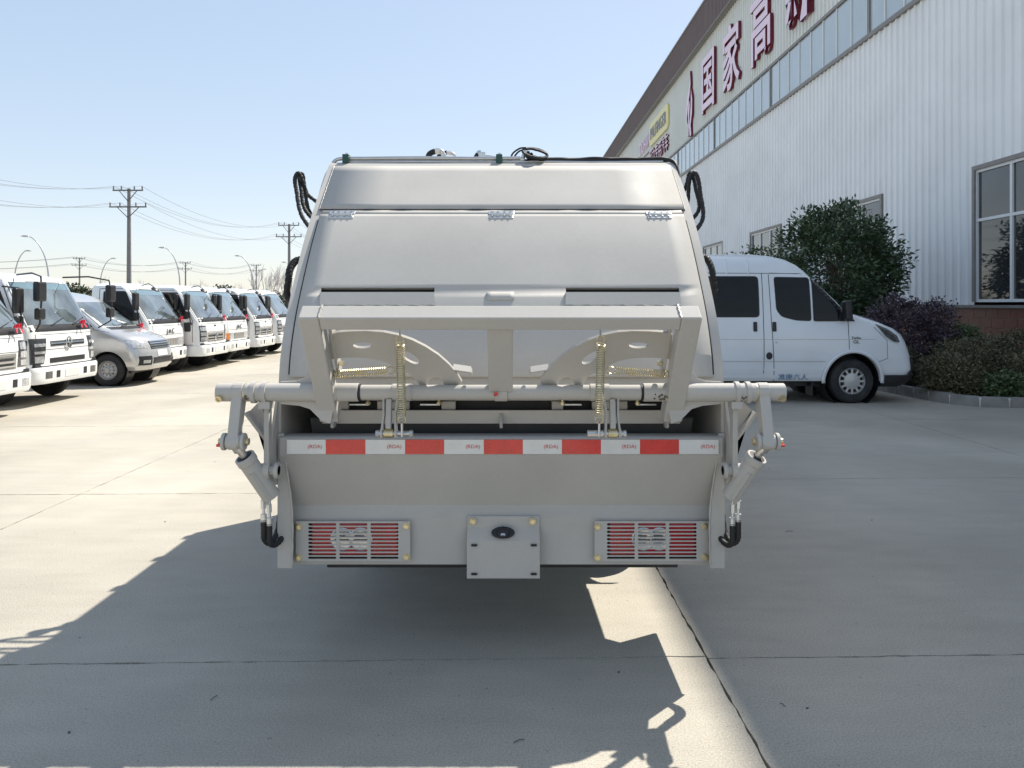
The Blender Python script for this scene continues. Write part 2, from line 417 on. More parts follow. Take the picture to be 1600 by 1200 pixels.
# wall lettering
def wall_text(txt, size, yc, zc, depth, mat, parent, wide=1, name='letter', bold=.0):
    me = text_mesh(txt, size, depth, (XW-.05-depth/2, yc, zc), (0, -1, 0), (0, 0, 1), wide, name, bold=bold)
    bb = [v.co for v in me.vertices]
    if bb:
        cy = (min(p.y for p in bb)+max(p.y for p in bb))/2; cz = (min(p.z for p in bb)+max(p.z for p in bb))/2
        me.transform(Matrix.Translation((0, yc-cy, zc-cz)))
    me.transform(Matrix.Translation(-parent.location))
    o = finish(name, me, mat, parent); return o
def two_tone(o, side):
    me = o.data; me.materials.append(side)
    for p in me.polygons:
        if abs(p.normal.x) < .7: p.material_index = 1
hs = tag(empty('wall_sign', (XW, 34, 12.6)), 'row of large pink faced dark red characters high on the factory wall', 'sign')
for ch, y in (('国', 37.9), ('家', 34.0), ('高', 30.0), ('新', 26.0)):
    two_tone(wall_text(ch, 3.0, y, 12.55, .13, M['signpink'], hs, .9, bold=.018), M['signred'])
lg = MB(hs.location)                   # brush-stroke emblem before the characters
pl = [(0, 1.75), (.10, 1.0), (-.1, .5), (-.45, -.1), (-.62, -.65), (-.55, -.95), (-.72, -.7), (-.78, -.1), (-.55, .45), (-.18, .95), (-.05, 1.3)]
pr = [(.18, .75), (.42, .1), (.38, -.6), (.10, -1.2), (.25, -1.75), (-.05, -1.8), (-.2, -1.15), (.02, -.7), (.14, -.1)]
pm_ = [(-.2, .25), (-.05, -.05), (-.2, -.8), (-.3, -1.7), (-.48, -1.7), (-.38, -.8), (-.42, -.2)]
for q in (pl, pr, pm_): lg.prism([(a*1.15, b) for a, b in q], lambda a, b: (XW-.05, 41.6-a, 12.45+b), (-.12, 0, 0))
two_tone(lg.build('emblem', M['signpink'], hs), M['signred'])
ys_ = tag(empty('yellow_sign', (XW, 50.6, 13.3)), 'yellow rounded signboard with grey PALFINGER lettering high on the wall', 'sign')
m = MB(ys_.location); m.prism(rrect(-3.1, 3.1, -.78, .78, .38), lambda a, b: (XW-.045, 50.6-a, 13.3+b), (-.10, 0, 0)); bd = m.build('sign_board', M['signyellow'], ys_, bevel=.01)
me = wall_text('PALFINGER', 1.15, 50.6, 13.3, .02, M['signgrey'], ys_, .92, 'lettering'); me.location.x = -.115
ds = tag(empty('pink_sign', (XW, 56, 12.9)), 'small pink DCHW lettering on the wall left of the yellow signboard', 'sign')
wall_text('DCHW', 1.25, 56.0, 13.15, .08, M['signpink'], ds, .95, 'lettering')
m = MB(ds.location); m.box(XW-.08, XW-.045, 54.3, 57.7, 12.28, 12.38); m.build('underline', M['signred'], ds)
cs = tag(empty('red_sign', (XW, 50.6, 11.7)), 'line of small red characters below the yellow signboard', 'sign')
two_tone(wall_text('程力专用汽车', 1.15, 50.6, 11.7, .10, M['signpink'], cs, .92, 'lettering'), M['signred'])

# ------------------------------------------------------------------ planting bed
M['kerbstone'] = pmat('kerb_stone', (.24, .23, .215), rough=.85, var=.2, scale=4, bump=.4, bscale=30, dirt=.3, dcol=(.12, .12, .09))
M['kerbjoint'] = pmat('white_mortar', (.62, .60, .56), rough=.9, var=.08)
M['soil'] = pmat('planting_soil', (.075, .06, .045), rough=.95, var=.3, scale=6, bump=.8, bscale=25)
path = catmull([(6.3, 21, 0), (6.45, 17.5, 0), (6.75, 15, 0), (6.92, 13.2, 0), (7.02, 12.45, 0), (7.3, 11.98, 0), (7.8, 11.85, 0), (8.6, 11.95, 0), (9.4, 12.15, 0), (9.9, 12.25, 0)], 10)
L_ = [0]
for i in range(1, len(path)): L_.append(L_[-1] + (path[i]-path[i-1]).length)
def on_path(d):
    d = max(0, min(L_[-1]-1e-4, d))
    for i in range(1, len(path)):
        if L_[i] >= d:
            t = (d-L_[i-1])/(L_[i]-L_[i-1]); p = path[i-1].lerp(path[i], t); tn = (path[i]-path[i-1]).normalized(); return p, tn
kerb = tag(empty('planter_kerb', (7.0, 12.4, 0)), 'curved stone kerb with pale joints edging the planting bed', 'kerb')
d = 0; rs2 = random.Random(5)
jm = MB((7.0, 12.4, 0))
while d < L_[-1] - .3:
    ln = rs2.uniform(.36, .46); m = MB((7.0, 12.4, 0)); top = rs2.uniform(.15, .17)
    ps = [on_path(d + ln*i/3) for i in range(4)]
    ring = []
    for p, t in ps:
        nrm = Vector((-t.y, t.x, 0)); ring.append([p, p + nrm*.025 + Vector((0, 0, top)), p + nrm*.15 + Vector((0, 0, top)), p + nrm*.15])
    m.sheet(ring); m.add(ring[0], [(0, 1, 2, 3)]); m.add(ring[-1], [(3, 2, 1, 0)])
    m.build('kerb_stone', M['kerbstone'], kerb, bevel=.008)
    d += ln
    p, t = on_path(d + .012); nrm = Vector((-t.y, t.x, 0))
    jm.obox(p + nrm*.083 + Vector((0, 0, .072)), t*.017, nrm*.063, (0, 0, .072))
    d += .024
jm.build('joint_mortar', M['kerbjoint'], kerb)
m = MB(); poly = [(p.x, p.y) for p in path] + [(9.93, 60), (6.3, 60)]
m.prism([(x + (.12 if 12.6 < y < 59 and x < 7.2 else 0), y + (.1 if y < 12.6 else 0)) for x, y in poly], lambda x, y: (x, y, -.02), (0, 0, .12))
tag(m.build('planting_bed', M['soil']), kind='structure')

def leaf_mat(name, c, c2, rough=.45):
    m = bpy.data.materials.new(name); m.use_nodes = True; N, L = m.node_tree.nodes, m.node_tree.links; b = N['Principled BSDF']
    geo = N.new('ShaderNodeNewGeometry'); r = N.new('ShaderNodeValToRGB'); L.new(geo.outputs['Random Per Island'], r.inputs[0])
    r.color_ramp.elements[0].color = (*c, 1); r.color_ramp.elements[1].color = (*c2, 1)
    n = N.new('ShaderNodeTexNoise'); n.inputs['Scale'].default_value = 3; L.new(geo.outputs['Position'], n.inputs['Vector'])
    mx = N.new('ShaderNodeMix'); mx.data_type = 'RGBA'; mx.blend_type = 'MULTIPLY'; mx.inputs[0].default_value = .6
    L.new(r.outputs[0], mx.inputs[6]); L.new(n.outputs[0], mx.inputs[7]); L.new(mx.outputs[2], b.inputs['Base Color'])
    b.inputs['Roughness'].default_value = rough
    return m
M['leaf'] = leaf_mat('dark_glossy_leaf', (.05, .088, .04), (.10, .165, .072), .35)
M['purple'] = leaf_mat('purple_leaf', (.078, .055, .084), (.16, .115, .135), .5)
M['olive'] = leaf_mat('olive_leaf', (.12, .12, .06), (.21, .185, .105), .55)
M['green2'] = leaf_mat('mid_green_leaf', (.08, .125, .05), (.155, .21, .09), .45)
M['fargreen'] = leaf_mat('far_green_leaf', (.07, .09, .045), (.13, .15, .08), .6)
M['bark'] = pmat('bark', (.12, .095, .075), rough=.9, var=.25, scale=20, bump=.5, bscale=40)
def foliage(seed, c, rad, n_cl, n_leaf, cl_r, ll, lw, flat=.2, fill=.45):
    r = random.Random(seed); V, Fc = [], []; cls = []
    for _ in range(n_cl):
        while True:
            p = Vector((r.uniform(-1, 1), r.uniform(-1, 1), r.uniform(-1, 1)))
            if .05 < p.length < 1: break
        q = p.normalized() * (p.length ** fill) * r.uniform(.78, 1.06)
        cls.append(Vector((c[0]+q.x*rad[0], c[1]+q.y*rad[1], c[2]+q.z*rad[2])))
    for k in cls:
        s = r.uniform(.7, 1.25) * cl_r
        for _ in range(n_leaf):
            p = k + Vector((max(-1.7*s, min(1.7*s, r.gauss(0, s))), max(-1.7*s, min(1.7*s, r.gauss(0, s))), max(-1.4*s, min(1.4*s, r.gauss(0, s*.8)))))
            if p.z < .12: continue
            out = (p - Vector(c)); out = out.normalized() if out.length > 1e-3 else Vector((0, 0, 1))
            a = (out*.7 + Vector((r.uniform(-1, 1), r.uniform(-1, 1), r.uniform(-.8, .8)))).normalized()
            n = (Vector((r.uniform(-1, 1), r.uniform(-1, 1), r.uniform(.1, 1.3)))).normalized()
            sd = a.cross(n)
            if sd.length < 1e-3: continue
            sd.normalize(); up = sd.cross(a); f = r.uniform(.7, 1.25); b = len(V)
            V += [p, p + a*ll*f*.5 + sd*lw*f*.5 + up*ll*flat*.5, p + a*ll*f, p + a*ll*f*.5 - sd*lw*f*.5 + up*ll*flat*.5]
            Fc += [(b, b+1, b+2), (b, b+2, b+3)]
    return V, Fc, cls
def leafy(name, label, cat, base, c, rad, n_cl, n_leaf, cl_r, ll, lw, mat, seed, trunk_r=.06, group=None, parts=('trunk', 'crown'), fill=.45):
    root = tag(empty(name, base), label, cat, group)
    V, Fc, cls = foliage(seed, c, rad, n_cl, n_leaf, cl_r, ll, lw, fill=fill)
    m = MB(base); m.v = V; m.f = Fc
    tag(m.build(parts[1], mat, root), kind='stuff')
    t = MB(base); r = random.Random(seed); bz = Vector(base); cc = Vector(c)
    mid = bz.lerp(cc, .55)
    t.tube([bz + Vector((0, 0, -.05)), bz.lerp(mid, .5) + Vector((.03, .02, 0)), mid, cc], lambda k: trunk_r*(1-.2*k), 8)
    for k in cls[::3]:
        st = bz.lerp(cc, r.uniform(.35, .95)); md = st.lerp(k, .5) + Vector((r.uniform(-.1, .1), r.uniform(-.1, .1), .06))
        t.tube([st, md, k], lambda i: trunk_r*(.32-.12*i), 5)
    t.build(parts[0], M['bark'], root, smooth=50)
    return root
leafy('evergreen_tree', 'rounded dark green glossy-leaved tree behind the white van', 'tree', (7.45, 17.6, .1), (7.45, 17.4, 2.33), (1.27, 1.3, 1.43), 150, 105, .17, .12, .052, M['leaf'], 11)
leafy('evergreen_tree', 'smaller dark tree whose top shows above the van roof against the wall', 'tree', (8.5, 26, .1), (8.5, 26, 2.25), (1.55, 1.5, 1.2), 90, 70, .2, .13, .06, M['leaf'], 12)
leafy('purple_shrub', 'rounded dark purple-leaved bush beside the van bonnet', 'shrub', (7.85, 15.1, .1), (7.85, 15.1, 1.05), (.86, .85, .72), 130, 95, .10, .06, .034, M['purple'], 13, .03, parts=('stem', 'foliage'))
lows = [(7.35, 12.75, .40, .38, .33, 'olive', 'low olive brown shrub at the tip of the planting bed'),
        (7.75, 13.3, .52, .55, .42, 'olive', 'low olive brown shrub under the purple bush'),
        (8.45, 12.75, .40, .55, .33, 'olive', 'twiggy olive shrub along the front kerb'),
        (9.25, 13.0, .50, .50, .42, 'green2', 'leafy mid green shrub by the front kerb near the wall'),
        (8.6, 13.7, .60, .6, .46, 'olive', 'broad olive shrub in the middle of the planting bed'),
        (9.4, 14.2, .62, .55, .50, 'olive', 'taller olive shrub in front of the brick plinth'),
        (8.9, 15.0, .62, .6, .50, 'green2', 'mid green shrub between purple bush and brick plinth'),
        (6.95+.35, 14.3, .40, .3, .36, 'olive', 'small olive shrub beside the van bumper'),
        (8.0, 12.35, .22, .3, .18, 'green2', 'small green ground-cover clump at the kerb')]
for i, (x, y, zc, rx, rz, mt, lab) in enumerate(lows):
    leafy('low_shrub', lab, 'shrub', (x, y, .09), (x, y, zc), (rx, rx*.95, rz), 90, 60, .085, .055 if mt == 'olive' else .075, .026 if mt == 'olive' else .038, M[mt], 40+i, .016, group='low shrubs in the planting bed', parts=('stem', 'foliage'), fill=.6)

# ------------------------------------------------------------------ far background: poles, wires, lamps, trees
M['pole'] = pmat('weathered_concrete_pole', (.20, .20, .20), rough=.8, var=.12)
M['iron'] = pmat('dark_iron', (.13, .13, .135), rough=.6, var=.1)
M['lampgrey'] = pmat('lamp_post_grey', (.42, .43, .45), rough=.4, metal=.3, var=.05)
M['wire'] = pmat('cable', (.20, .21, .23), rough=.6)
def utility_pole(x, y, h, label):
    r = tag(empty('utility_pole', (x, y, 0)), label, 'pole', 'power line poles')
    m = MB(); m.cyl((0, 0, -.05), (0, 0, h), .20, 10, .12); m.build('pole', M['pole'], r, smooth=40)
    for z, w in ((h-.15, 1.1), (h-1.35, 1.35)):
        m = MB(); m.box(-w, w, -.20, -.13, z-.05, z+.05)
        m.bar((-w*.6, -.14, z), (0, -.14, z-.8), .05, .05); m.bar((w*.6, -.14, z), (0, -.14, z-.8), .05, .05)
        a = m.build('crossarm', M['iron'], r)
        for k in (-1, -.45, .45, 1):
            q = MB(); q.lathe((k*(w-.06), -.165, z+.05), (0, 0, 1), [(0, .03), (.08, .06), (.13, .04), (.2, .065), (.26, .03), (.3, .0)], 8); q.build('insulator', M['iron'], r, smooth=40)
    return r
PA = [(-32.4, 31.2, 10.0), (-27.6, 56, 10.0), (-23.0, 80.8, 10.0), (-18.4, 105.6, 10.0)]
labs = ['power pole of the near line standing outside the row of trucks', 'tall concrete power pole with two crossarms rising behind the JAC truck', 'concrete power pole with two crossarms beside the garbage truck edge', 'far power pole of the near line behind the garbage truck']
for (x, y, h), l in list(zip(PA, labs))[1:3]: utility_pole(x, y, h, l)
PB = [(-118, 134, 10), (-78, 140, 10.0), (-65, 155, 10.0), (-55, 168, 10.2)]
utility_pole(*PB[1], 'small far power pole left of the tall near pole'); utility_pole(*PB[2], 'small far power pole beyond the white cabs'); utility_pole(*PB[3], 'farthest power pole of the distant line')
def wires(line, sag, r_, label):
    root = tag(empty('power_line', (line[0][0], line[0][1], 9)), label, 'cable', 'overhead power lines')
    O = root.location
    for dz, w in ((.16, 1.0), (-1.05, 1.25)):
        for k in (-1, -.45, 1):
            m = MB(O)
            for (x0, y0, h0), (x1, y1, h1) in zip(line[:-1], line[1:]):
                pts = []
                for i in range(17):
                    t = i/16; pts.append((x0+(x1-x0)*t + k*w, y0+(y1-y0)*t - .16, h0+(h1-h0)*t + dz - sag*4*t*(1-t)))
                m.tube(pts, r_, 4)
            m.build('cable', M['wire'], root)
wires(PA, 1.5, .012, 'sagging cables strung between the near concrete poles')
wires(PB, 1.2, .02, 'sagging cables of the distant power line near the horizon')
def street_lamp(u_pole, u_head, v_head, hgt, label):
    Y = F*(hgt-H)/(V0-v_head); x = (u_pole-U0)*Y/F; dx = (u_head-u_pole)*Y/F
    r = tag(empty('street_lamp', (x, Y, 0)), label, 'street lamp', 'street lamps along the far road')
    m = MB(); pts = [(0, 0, 0), (0, 0, hgt*.45)] + [(dx*(1-math.cos(a))*.92, 0, hgt*.45 + (hgt*.55)*math.sin(a)) for a in [R(8*i) for i in range(1, 11)]]
    m.tube(pts, lambda k: .10-.004*k, 8); m.build('post', M['lampgrey'], r, smooth=50)
    e = Vector(pts[-1]); s = 1 if dx > 0 else -1
    m = MB(); m.prism([(0, -.07), (s*.5, -.10), (s*.95, -.02), (s*.6, .10), (s*.1, .07)], lambda a, b: (e.x+a-s*.1, -.17, e.z+b), (0, .34, 0)); m.build('lamp_head', M['lampgrey'], r, bevel=.02)
for a in ((76, 35, 368, 9, 'tall curved street lamp behind the first trucks, arm bent left'), (22, 46, 391, 9, 'street lamp behind the first truck, arm bent right'), (156, 180, 403, 9, 'street lamp left of the tall pole, arm bent right'), (281, 250, 386, 9, 'street lamp right of the tall pole, arm bent left'), (396, 368, 399, 9, 'street lamp farther along the road, arm bent left'), (397, 415, 420, 9, 'far street lamp by the bare trees, arm bent right'), (456, 444, 409, 9, 'street lamp beside the second tall pole, arm bent left')): street_lamp(*a)
M['twig'] = pmat('winter_twigs', (.42, .39, .37), rough=.9, var=.15)
def bare_tree(seed, h, spread):
    r = random.Random(seed); m = MB()
    def grow(p, d, ln, rad, lv):
        q = p + d*ln; m.tube([p, p.lerp(q, .5)+Vector((r.uniform(-.05, .05)*ln, 0, 0)), q], lambda k: rad*(1-.22*k), 4, caps=False)
        if lv == 0: return
        for _ in range(3 if lv > 1 else 4):
            dd = (d + Vector((r.uniform(-spread, spread), r.uniform(-spread, spread), r.uniform(-.05, .5)))).normalized()
            grow(p.lerp(q, r.uniform(.45, 1)), dd, ln*r.uniform(.6, .8), rad*.55, lv-1)
    grow(Vector((0, 0, 0)), Vector((0, 0, 1)), h*.36, h*.014, 4)
    return m
protos = [bare_tree(s, 7.0, sp).build('crown', M['twig']) for s, sp in ((1, .55), (2, .35), (3, .7))]
for p in protos: C.objects.unlink(p)
rt = random.Random(9)
spots = [(135, 128), (150, 120), (172, 131), (215, 140), (228, 122), (240, 150), (256, 135), (268, 128), (300, 140), (312, 125), (330, 150), (352, 138), (368, 124), (384, 150), (402, 118), (412, 112), (424, 120), (434, 110), (444, 126), (95, 130), (60, 125)]
for i, (u, Y) in enumerate(spots):
    r = tag(empty('bare_tree', ((u-U0)*Y/F, Y, 0), rt.uniform(0, 6)), 'leafless grey tree on the horizon beyond the parked trucks', 'tree', 'bare trees on the horizon')
    big = 1.25 if u > 395 else rt.uniform(.75, 1.0)
    s = protos[i % 3].copy(); C.objects.link(s); s.parent = r; s.scale = (big, big, big)
for i, (u, Y, w, z, lab) in enumerate(((112, 90, 2.6, 3.4, 'green evergreen clump showing between truck and silver minivan'), (297, 110, 2.4, 3.0, 'low dark evergreen clump beyond the white cabs'), (346, 105, 2.9, 3.5, 'rounded green evergreen clump beyond the white cabs'), (375, 130, 1.5, 3.4, 'small pointed evergreen beyond the white cabs'), (420, 115, 3.2, 2.6, 'low green clump under the bare trees'), (20, 100, 3.0, 2.6, 'green clump behind the first truck'))):
    x = (u-U0)*Y/F
    leafy('evergreen_clump', lab, 'tree', (x, Y, 0), (x, Y, z*.58), (w, w, z*.5), 60, 40, .35, .4, .24, M['fargreen'], 70+i, .12)
# ------------------------------------------------------------------ road vehicles (local frame: x forward, y left, z up)
class Hull:
    """lv: rows of (z, front x, rear x, half width, corner length, corner width)"""
    def __init__(s, lv): s.lv = lv
    def at(s, z):
        lv = s.lv
        if z <= lv[0][0]: return lv[0][1:]
        for a, b in zip(lv[:-1], lv[1:]):
            if z <= b[0]:
                t = (z-a[0])/max(1e-6, b[0]-a[0]); return tuple(a[i]+(b[i]-a[i])*t for i in range(1, 6))
        return lv[-1][1:]
    def fx(s, y, z):
        xf, xr, w, rx, ry = s.at(z); e = abs(y)-(w-ry)
        return xf if e <= 0 else xf - rx*(1-math.sqrt(max(0, 1-min(1, e/ry)**2)))
    def sy(s, x, z):
        xf, xr, w, rx, ry = s.at(z); e = x-(xf-rx)
        return w if e <= 0 else w - ry*(1-math.sqrt(max(0, 1-min(1, e/rx)**2)))
    def ring(s, z, n=10, rr=.06):
        xf, xr, w, rx, ry = s.at(z); p = []
        for i in range(n+1):
            a = R(90*i/n); p.append((xf-rx+rx*math.sin(a), -(w-ry+ry*math.sin(R(90)-a)), z))
        q = [(x, -y, zz) for x, y, zz in reversed(p)]
        side = [(xr+rr + (xf-rx-xr-rr)*t, 0, z) for t in (0, .33, .66)]
        right = [(xr, -(w-rr), z), (xr+rr*.3, -(w-rr*.3), z)] + [(x, -w, z) for x, _, _ in side]
        left = [(x, -y, zz) for x, y, zz in reversed(right)]
        return right + p + q + left
    def mesh(s, zs, off=(0, 0, 0)):
        m = MB(off); rings = [s.ring(z) for z in zs]; n = len(rings[0])
        m.v = [Vector(p) for r in rings for p in r]
        for k in range(len(rings)-1):
            for i in range(n): m.f.append((k*n+i, k*n+(i+1) % n, (k+1)*n+(i+1) % n, (k+1)*n+i))
        m.f.append(tuple(range(n-1, -1, -1))); m.f.append(tuple((len(rings)-1)*n+i for i in range(n)))
        return m
    def side(s, m, poly, sd=-1, e=.004, back=.03):       # conformal side panel with thickness
        bm = bmesh.new(); bm.faces.new([bm.verts.new((x, 0, z)) for x, z in poly])
        z0, z1 = min(p[1] for p in poly), max(p[1] for p in poly); x0, x1 = min(p[0] for p in poly), max(p[0] for p in poly)
        cuts = [((0, 0, r_[0]), (0, 0, 1)) for r_ in s.lv if z0 < r_[0] < z1]
        k = int((z1-z0)/.06); cuts += [((0, 0, z0+(z1-z0)*i/(k+1)), (0, 0, 1)) for i in range(1, k+1)]
        xc = min(s.at(z0)[0]-s.at(z0)[3], s.at(z1)[0]-s.at(z1)[3])
        if x1 > xc:
            a = max(x0, xc); k = int((x1-a)/.05)+1; cuts += [((a+(x1-a)*i/k, 0, 0), (1, 0, 0)) for i in range(k)]
        for co, no in cuts: bmesh.ops.bisect_plane(bm, geom=bm.verts[:]+bm.edges[:]+bm.faces[:], plane_co=co, plane_no=no)
        bm.verts.index_update(); n = len(bm.verts); vs = [v.co.copy() for v in bm.verts]
        A = [Vector((p.x, sd*(s.sy(p.x, p.z)+e), p.z)) for p in vs]; B = [Vector((p.x, sd*(s.sy(p.x, p.z)-back), p.z)) for p in vs]
        f = [tuple(v.index for v in fc.verts) for fc in bm.faces]
        if back > 0: f += [(ed.verts[0].index, ed.verts[1].index, n+ed.verts[1].index, n+ed.verts[0].index) for ed in bm.edges if len(ed.link_faces) == 1]
        m.add(A+(B if back > 0 else []), f); bm.free(); return m
    def sline(s, m, pts, sd=-1, w=.010, e=.0025):
        for (x0, z0), (x1, z1) in zip(pts[:-1], pts[1:]):
            d = Vector((x1-x0, z1-z0)); k = max(1, int(d.length/.12)); d.normalize(); nn = Vector((-d.y, d.x))*w/2
            g1, g2 = [], []
            for i in range(k+1):
                x, z = x0+(x1-x0)*i/k, z0+(z1-z0)*i/k
                g1.append((x+nn.x, sd*(s.sy(x+nn.x, z+nn.y)+e), z+nn.y)); g2.append((x-nn.x, sd*(s.sy(x-nn.x, z-nn.y)+e), z-nn.y))
            m.sheet([g1, g2])
        return m
    def front(s, m, zs, yf, e=.004, n=14, back=.03):      # conformal front panel; yf(z) -> (y0, y1)
        rows = []
        for z in zs:
            y0, y1 = yf(z); rows.append([(s.fx(y0+(y1-y0)*j/n, z)+e, y0+(y1-y0)*j/n, z) for j in range(n+1)])
        m.sheet(rows)
        for r_ in (rows[0], rows[-1]):
            m.sheet([r_, [(x-back, y, z) for x, y, z in r_]])
        for j in (0, -1):
            c = [r_[j] for r_ in rows]; m.sheet([c, [(x-back, y, z) for x, y, z in c]])
        return m
def lin(a, b, n): return [a+(b-a)*i/n for i in range(n+1)]
def levels(z):
    out = []
    for q in sorted(z):
        if not out or q-out[-1] > .012: out.append(q)
        elif abs(q-round(q, 2)) < 1e-9: out[-1] = q
    return out

def boolean_cut(o, cutters):
    for c in cutters:
        md = o.modifiers.new('cut', 'BOOLEAN'); md.operation = 'DIFFERENCE'; md.object = c; md.solver = 'EXACT'
    bpy.context.view_layer.update(); dg = bpy.context.evaluated_depsgraph_get()
    me = bpy.data.meshes.new_from_object(o.evaluated_get(dg)); o.modifiers.clear()
    o.data = me
    for c in cutters: C.objects.unlink(c); bpy.data.objects.remove(c)
    return o

TY = {}
def wheel(parent, x, y, R_, w, hub, sd, kind='steel'):
    key = (round(R_, 3), round(w, 3), hub.name, kind)
    if key not in TY:
        rr = R_*.60
        m = MB(); pr = [(-w/2+.01, rr*.98), (-w/2, rr*1.1), (-w/2-.008, R_*.82), (-w/2+.012, R_*.955), (-w/2+.035, R_*.99), (-w*.12, R_), (w*.12, R_), (w/2-.035, R_*.99), (w/2-.012, R_*.955), (w/2+.008, R_*.82), (w/2, rr*1.1), (w/2-.01, rr*.98)]
        m.lathe((0, 0, 0), (0, 1, 0), pr, 40)
        for g_ in (-.28, .28): m.lathe((0, w*g_*.8, 0), (0, 1, 0), [(-.006, R_*.985), (-.006, R_+.004), (.006, R_+.004), (.006, R_*.985)], 40)
        ty = m.build('tyre', M['tyre'], None, smooth=35)
        q = MB()
        q.lathe((0, -w/2+.012, 0), (0, 1, 0), [(.0, rr*1.02), (-.012, rr*.97), (.012, rr*.90), (.05, rr*.86)], 32)
        if kind == 'cap':                       # domed hubcap with twelve slots
            q.lathe((0, -w/2+.012, 0), (0, 1, 0), [(.028, rr*.9), (.02, rr*.86)], 32)
            q.lathe((0, -w/2+.012, 0), (0, 1, 0), [(.01, rr*.64), (-.008, rr*.60), (-.018, rr*.3), (-.02, .0)], 32)
            for i in range(12):
                a = 2*math.pi*i/12; d = Vector((math.cos(a), 0, math.sin(a))); t = Vector((-d.z, 0, d.x))
                q.obox(d*rr*.76 + Vector((0, -w/2+.014, 0)), d*rr*.17, t*rr*.075, (0, .008, 0))
        else:
            q.lathe((0, -w/2+.03, 0), (0, 1, 0), [(.02, rr*.88), (.0, rr*.74), (.012, rr*.5), (-.01, rr*.42), (-.02, rr*.28), (-.055, rr*.25), (-.06, rr*.1), (-.06, 0)], 32)
            for i in range(6):
                a = 2*math.pi*i/6; d = Vector((math.cos(a), 0, math.sin(a)))
                q.cyl(d*rr*.36 + Vector((0, -w/2+.02, 0)), d*rr*.36 + Vector((0, -w/2-.008, 0)), rr*.055, 6)
        hb = q.build('rim', hub, None, smooth=35)
        k = MB(); k.lathe((0, -w/2+.05, 0), (0, 1, 0), [(0, rr*.88), (.002, .0)], 24); k.lathe((0, 0, 0), (0, 1, 0), [(w/2-.03, rr*1.0), (w/2-.03, 0)], 24)
        if kind != 'cap':
            for i in range(10):
                a = 2*math.pi*i/10; d = Vector((math.cos(a), 0, math.sin(a))); k.cyl(d*rr*.64 + Vector((0, -w/2+.045, 0)), d*rr*.64 + Vector((0, -w/2+.033, 0)), rr*.085, 10)
        bk = k.build('wheel_shadow_plate', M['chassis'], None)  # dark disc stands in for the shade behind the rim and in its holes
        for o in (ty, hb, bk): C.objects.unlink(o)
        bk.name = 'rim_shade'
        TY[key] = (ty, hb, bk)
    ty, hb, bk = TY[key]
    e = same(ty, 'wheel', parent, (x, y, R_+.004), (0, 0, 0 if sd < 0 else math.pi))
    same(hb, 'rim', e); same(bk, 'rim_shade', e)
    return e
def letters(parent, txt, size, org, xa, ya, mat, wide=1, depth=.006, name='lettering'):
    return finish(name, text_mesh(txt, size, depth, org, xa, ya, wide, name), mat, parent)
SIDE = ((1, 0, 0), (0, 0, 1)); FRONT = ((0, 1, 0), (0, 0, 1))
def bow(loc, label):
    r = tag(empty('ribbon_bow', loc), label, 'ribbon', 'red ribbons tied to the wipers')
    m = MB()
    for s in (-1, 1):
        for k, (a, b) in enumerate(((.085, .05), (.06, .065))):
            pts = [(0.02*k, s*(a*math.sin(t)), b*math.sin(2*t)*.6 + .01*k + .025) for t in lin(0, math.pi, 10)]
            m.sheet([pts, [(x+.04, y*1.05, z+.01) for x, y, z in pts]])
    m.build('loops', M['bow'], r, solid=.004)
    m = MB(); m.lathe((.02, 0, .025), (0, 1, 0), [(-.025, .0), (-.02, .022), (.02, .022), (.025, 0)], 8); m.build('knot', M['bow'], r, smooth=60)
    m = MB()
    for s in (-1, 1): m.sheet([[(.03, s*.01, .02), (.05, s*.05, -.03), (.075, s*.075, -.10)], [(.035, s*.045, .02), (.055, s*.09, -.03), (.08, s*.12, -.085)]])
    m.build('tails', M['bow'], r, solid=.003); r.scale = (.75, .75, .75)
    return r

# ---- white passenger van on the right
van = tag(empty('white_van', (6.38, 13.32, 0)), 'white panel van with dark tinted windows parked by the planting bed', 'van')
VH = Hull([(0.36, -0.04, -4.85, 0.93, 0.2, 0.35), (0.42, 0.16, -4.9, 0.96, 0.24, 0.45), (0.55, 0.25, -4.92, 0.985, 0.28, 0.5), (0.73, 0.23, -4.92, 1, 0.3, 0.55), (0.98, 0.17, -4.92, 1, 0.34, 0.6), (1.1, 0.105, -4.92, 0.995, 0.36, 0.6), (1.2, -0.02, -4.92, 0.985, 0.38, 0.6), (1.3, -0.24, -4.92, 0.975, 0.4, 0.6), (1.38, -0.48, -4.91, 0.97, 0.38, 0.58), (1.45, -0.74, -4.91, 0.965, 0.3, 0.5), (1.5, -0.86, -4.91, 0.96, 0.25, 0.45), (1.65, -1, -4.9, 0.945, 0.22, 0.42), (1.85, -1.2, -4.89, 0.92, 0.22, 0.42), (2.04, -1.4, -4.87, 0.89, 0.22, 0.42), (2.134, -1.485, -4.86, 0.875, 0.24, 0.42), (2.239, -1.6, -4.83, 0.84, 0.26, 0.42), (2.333, -1.76, -4.78, 0.77, 0.3, 0.42), (2.391, -1.94, -4.7, 0.66, 0.34, 0.42), (2.426, -2.15, -4.55, 0.48, 0.3, 0.35), (2.438, -2.4, -4.4, 0.3, 0.2, 0.2)])
zs = levels([r_[0] for r_ in VH.lv] + lin(.36, 2.04, 24))
body = VH.mesh(zs).build('body', M['vanwhite'], van)
cut = []
for x in (-.85, -3.75):
    m = MB(); m.cyl((x, -1.4, .37), (x, 1.4, .37), .445, 36); cut.append(m.build('cutter', M['seam'], van))
boolean_cut(body, cut)
body.data.materials.clear(); body.data.materials.append(M['vanwhite'])
for p in body.data.polygons: p.use_smooth = True
body.data.set_sharp_from_angle(angle=R(28))
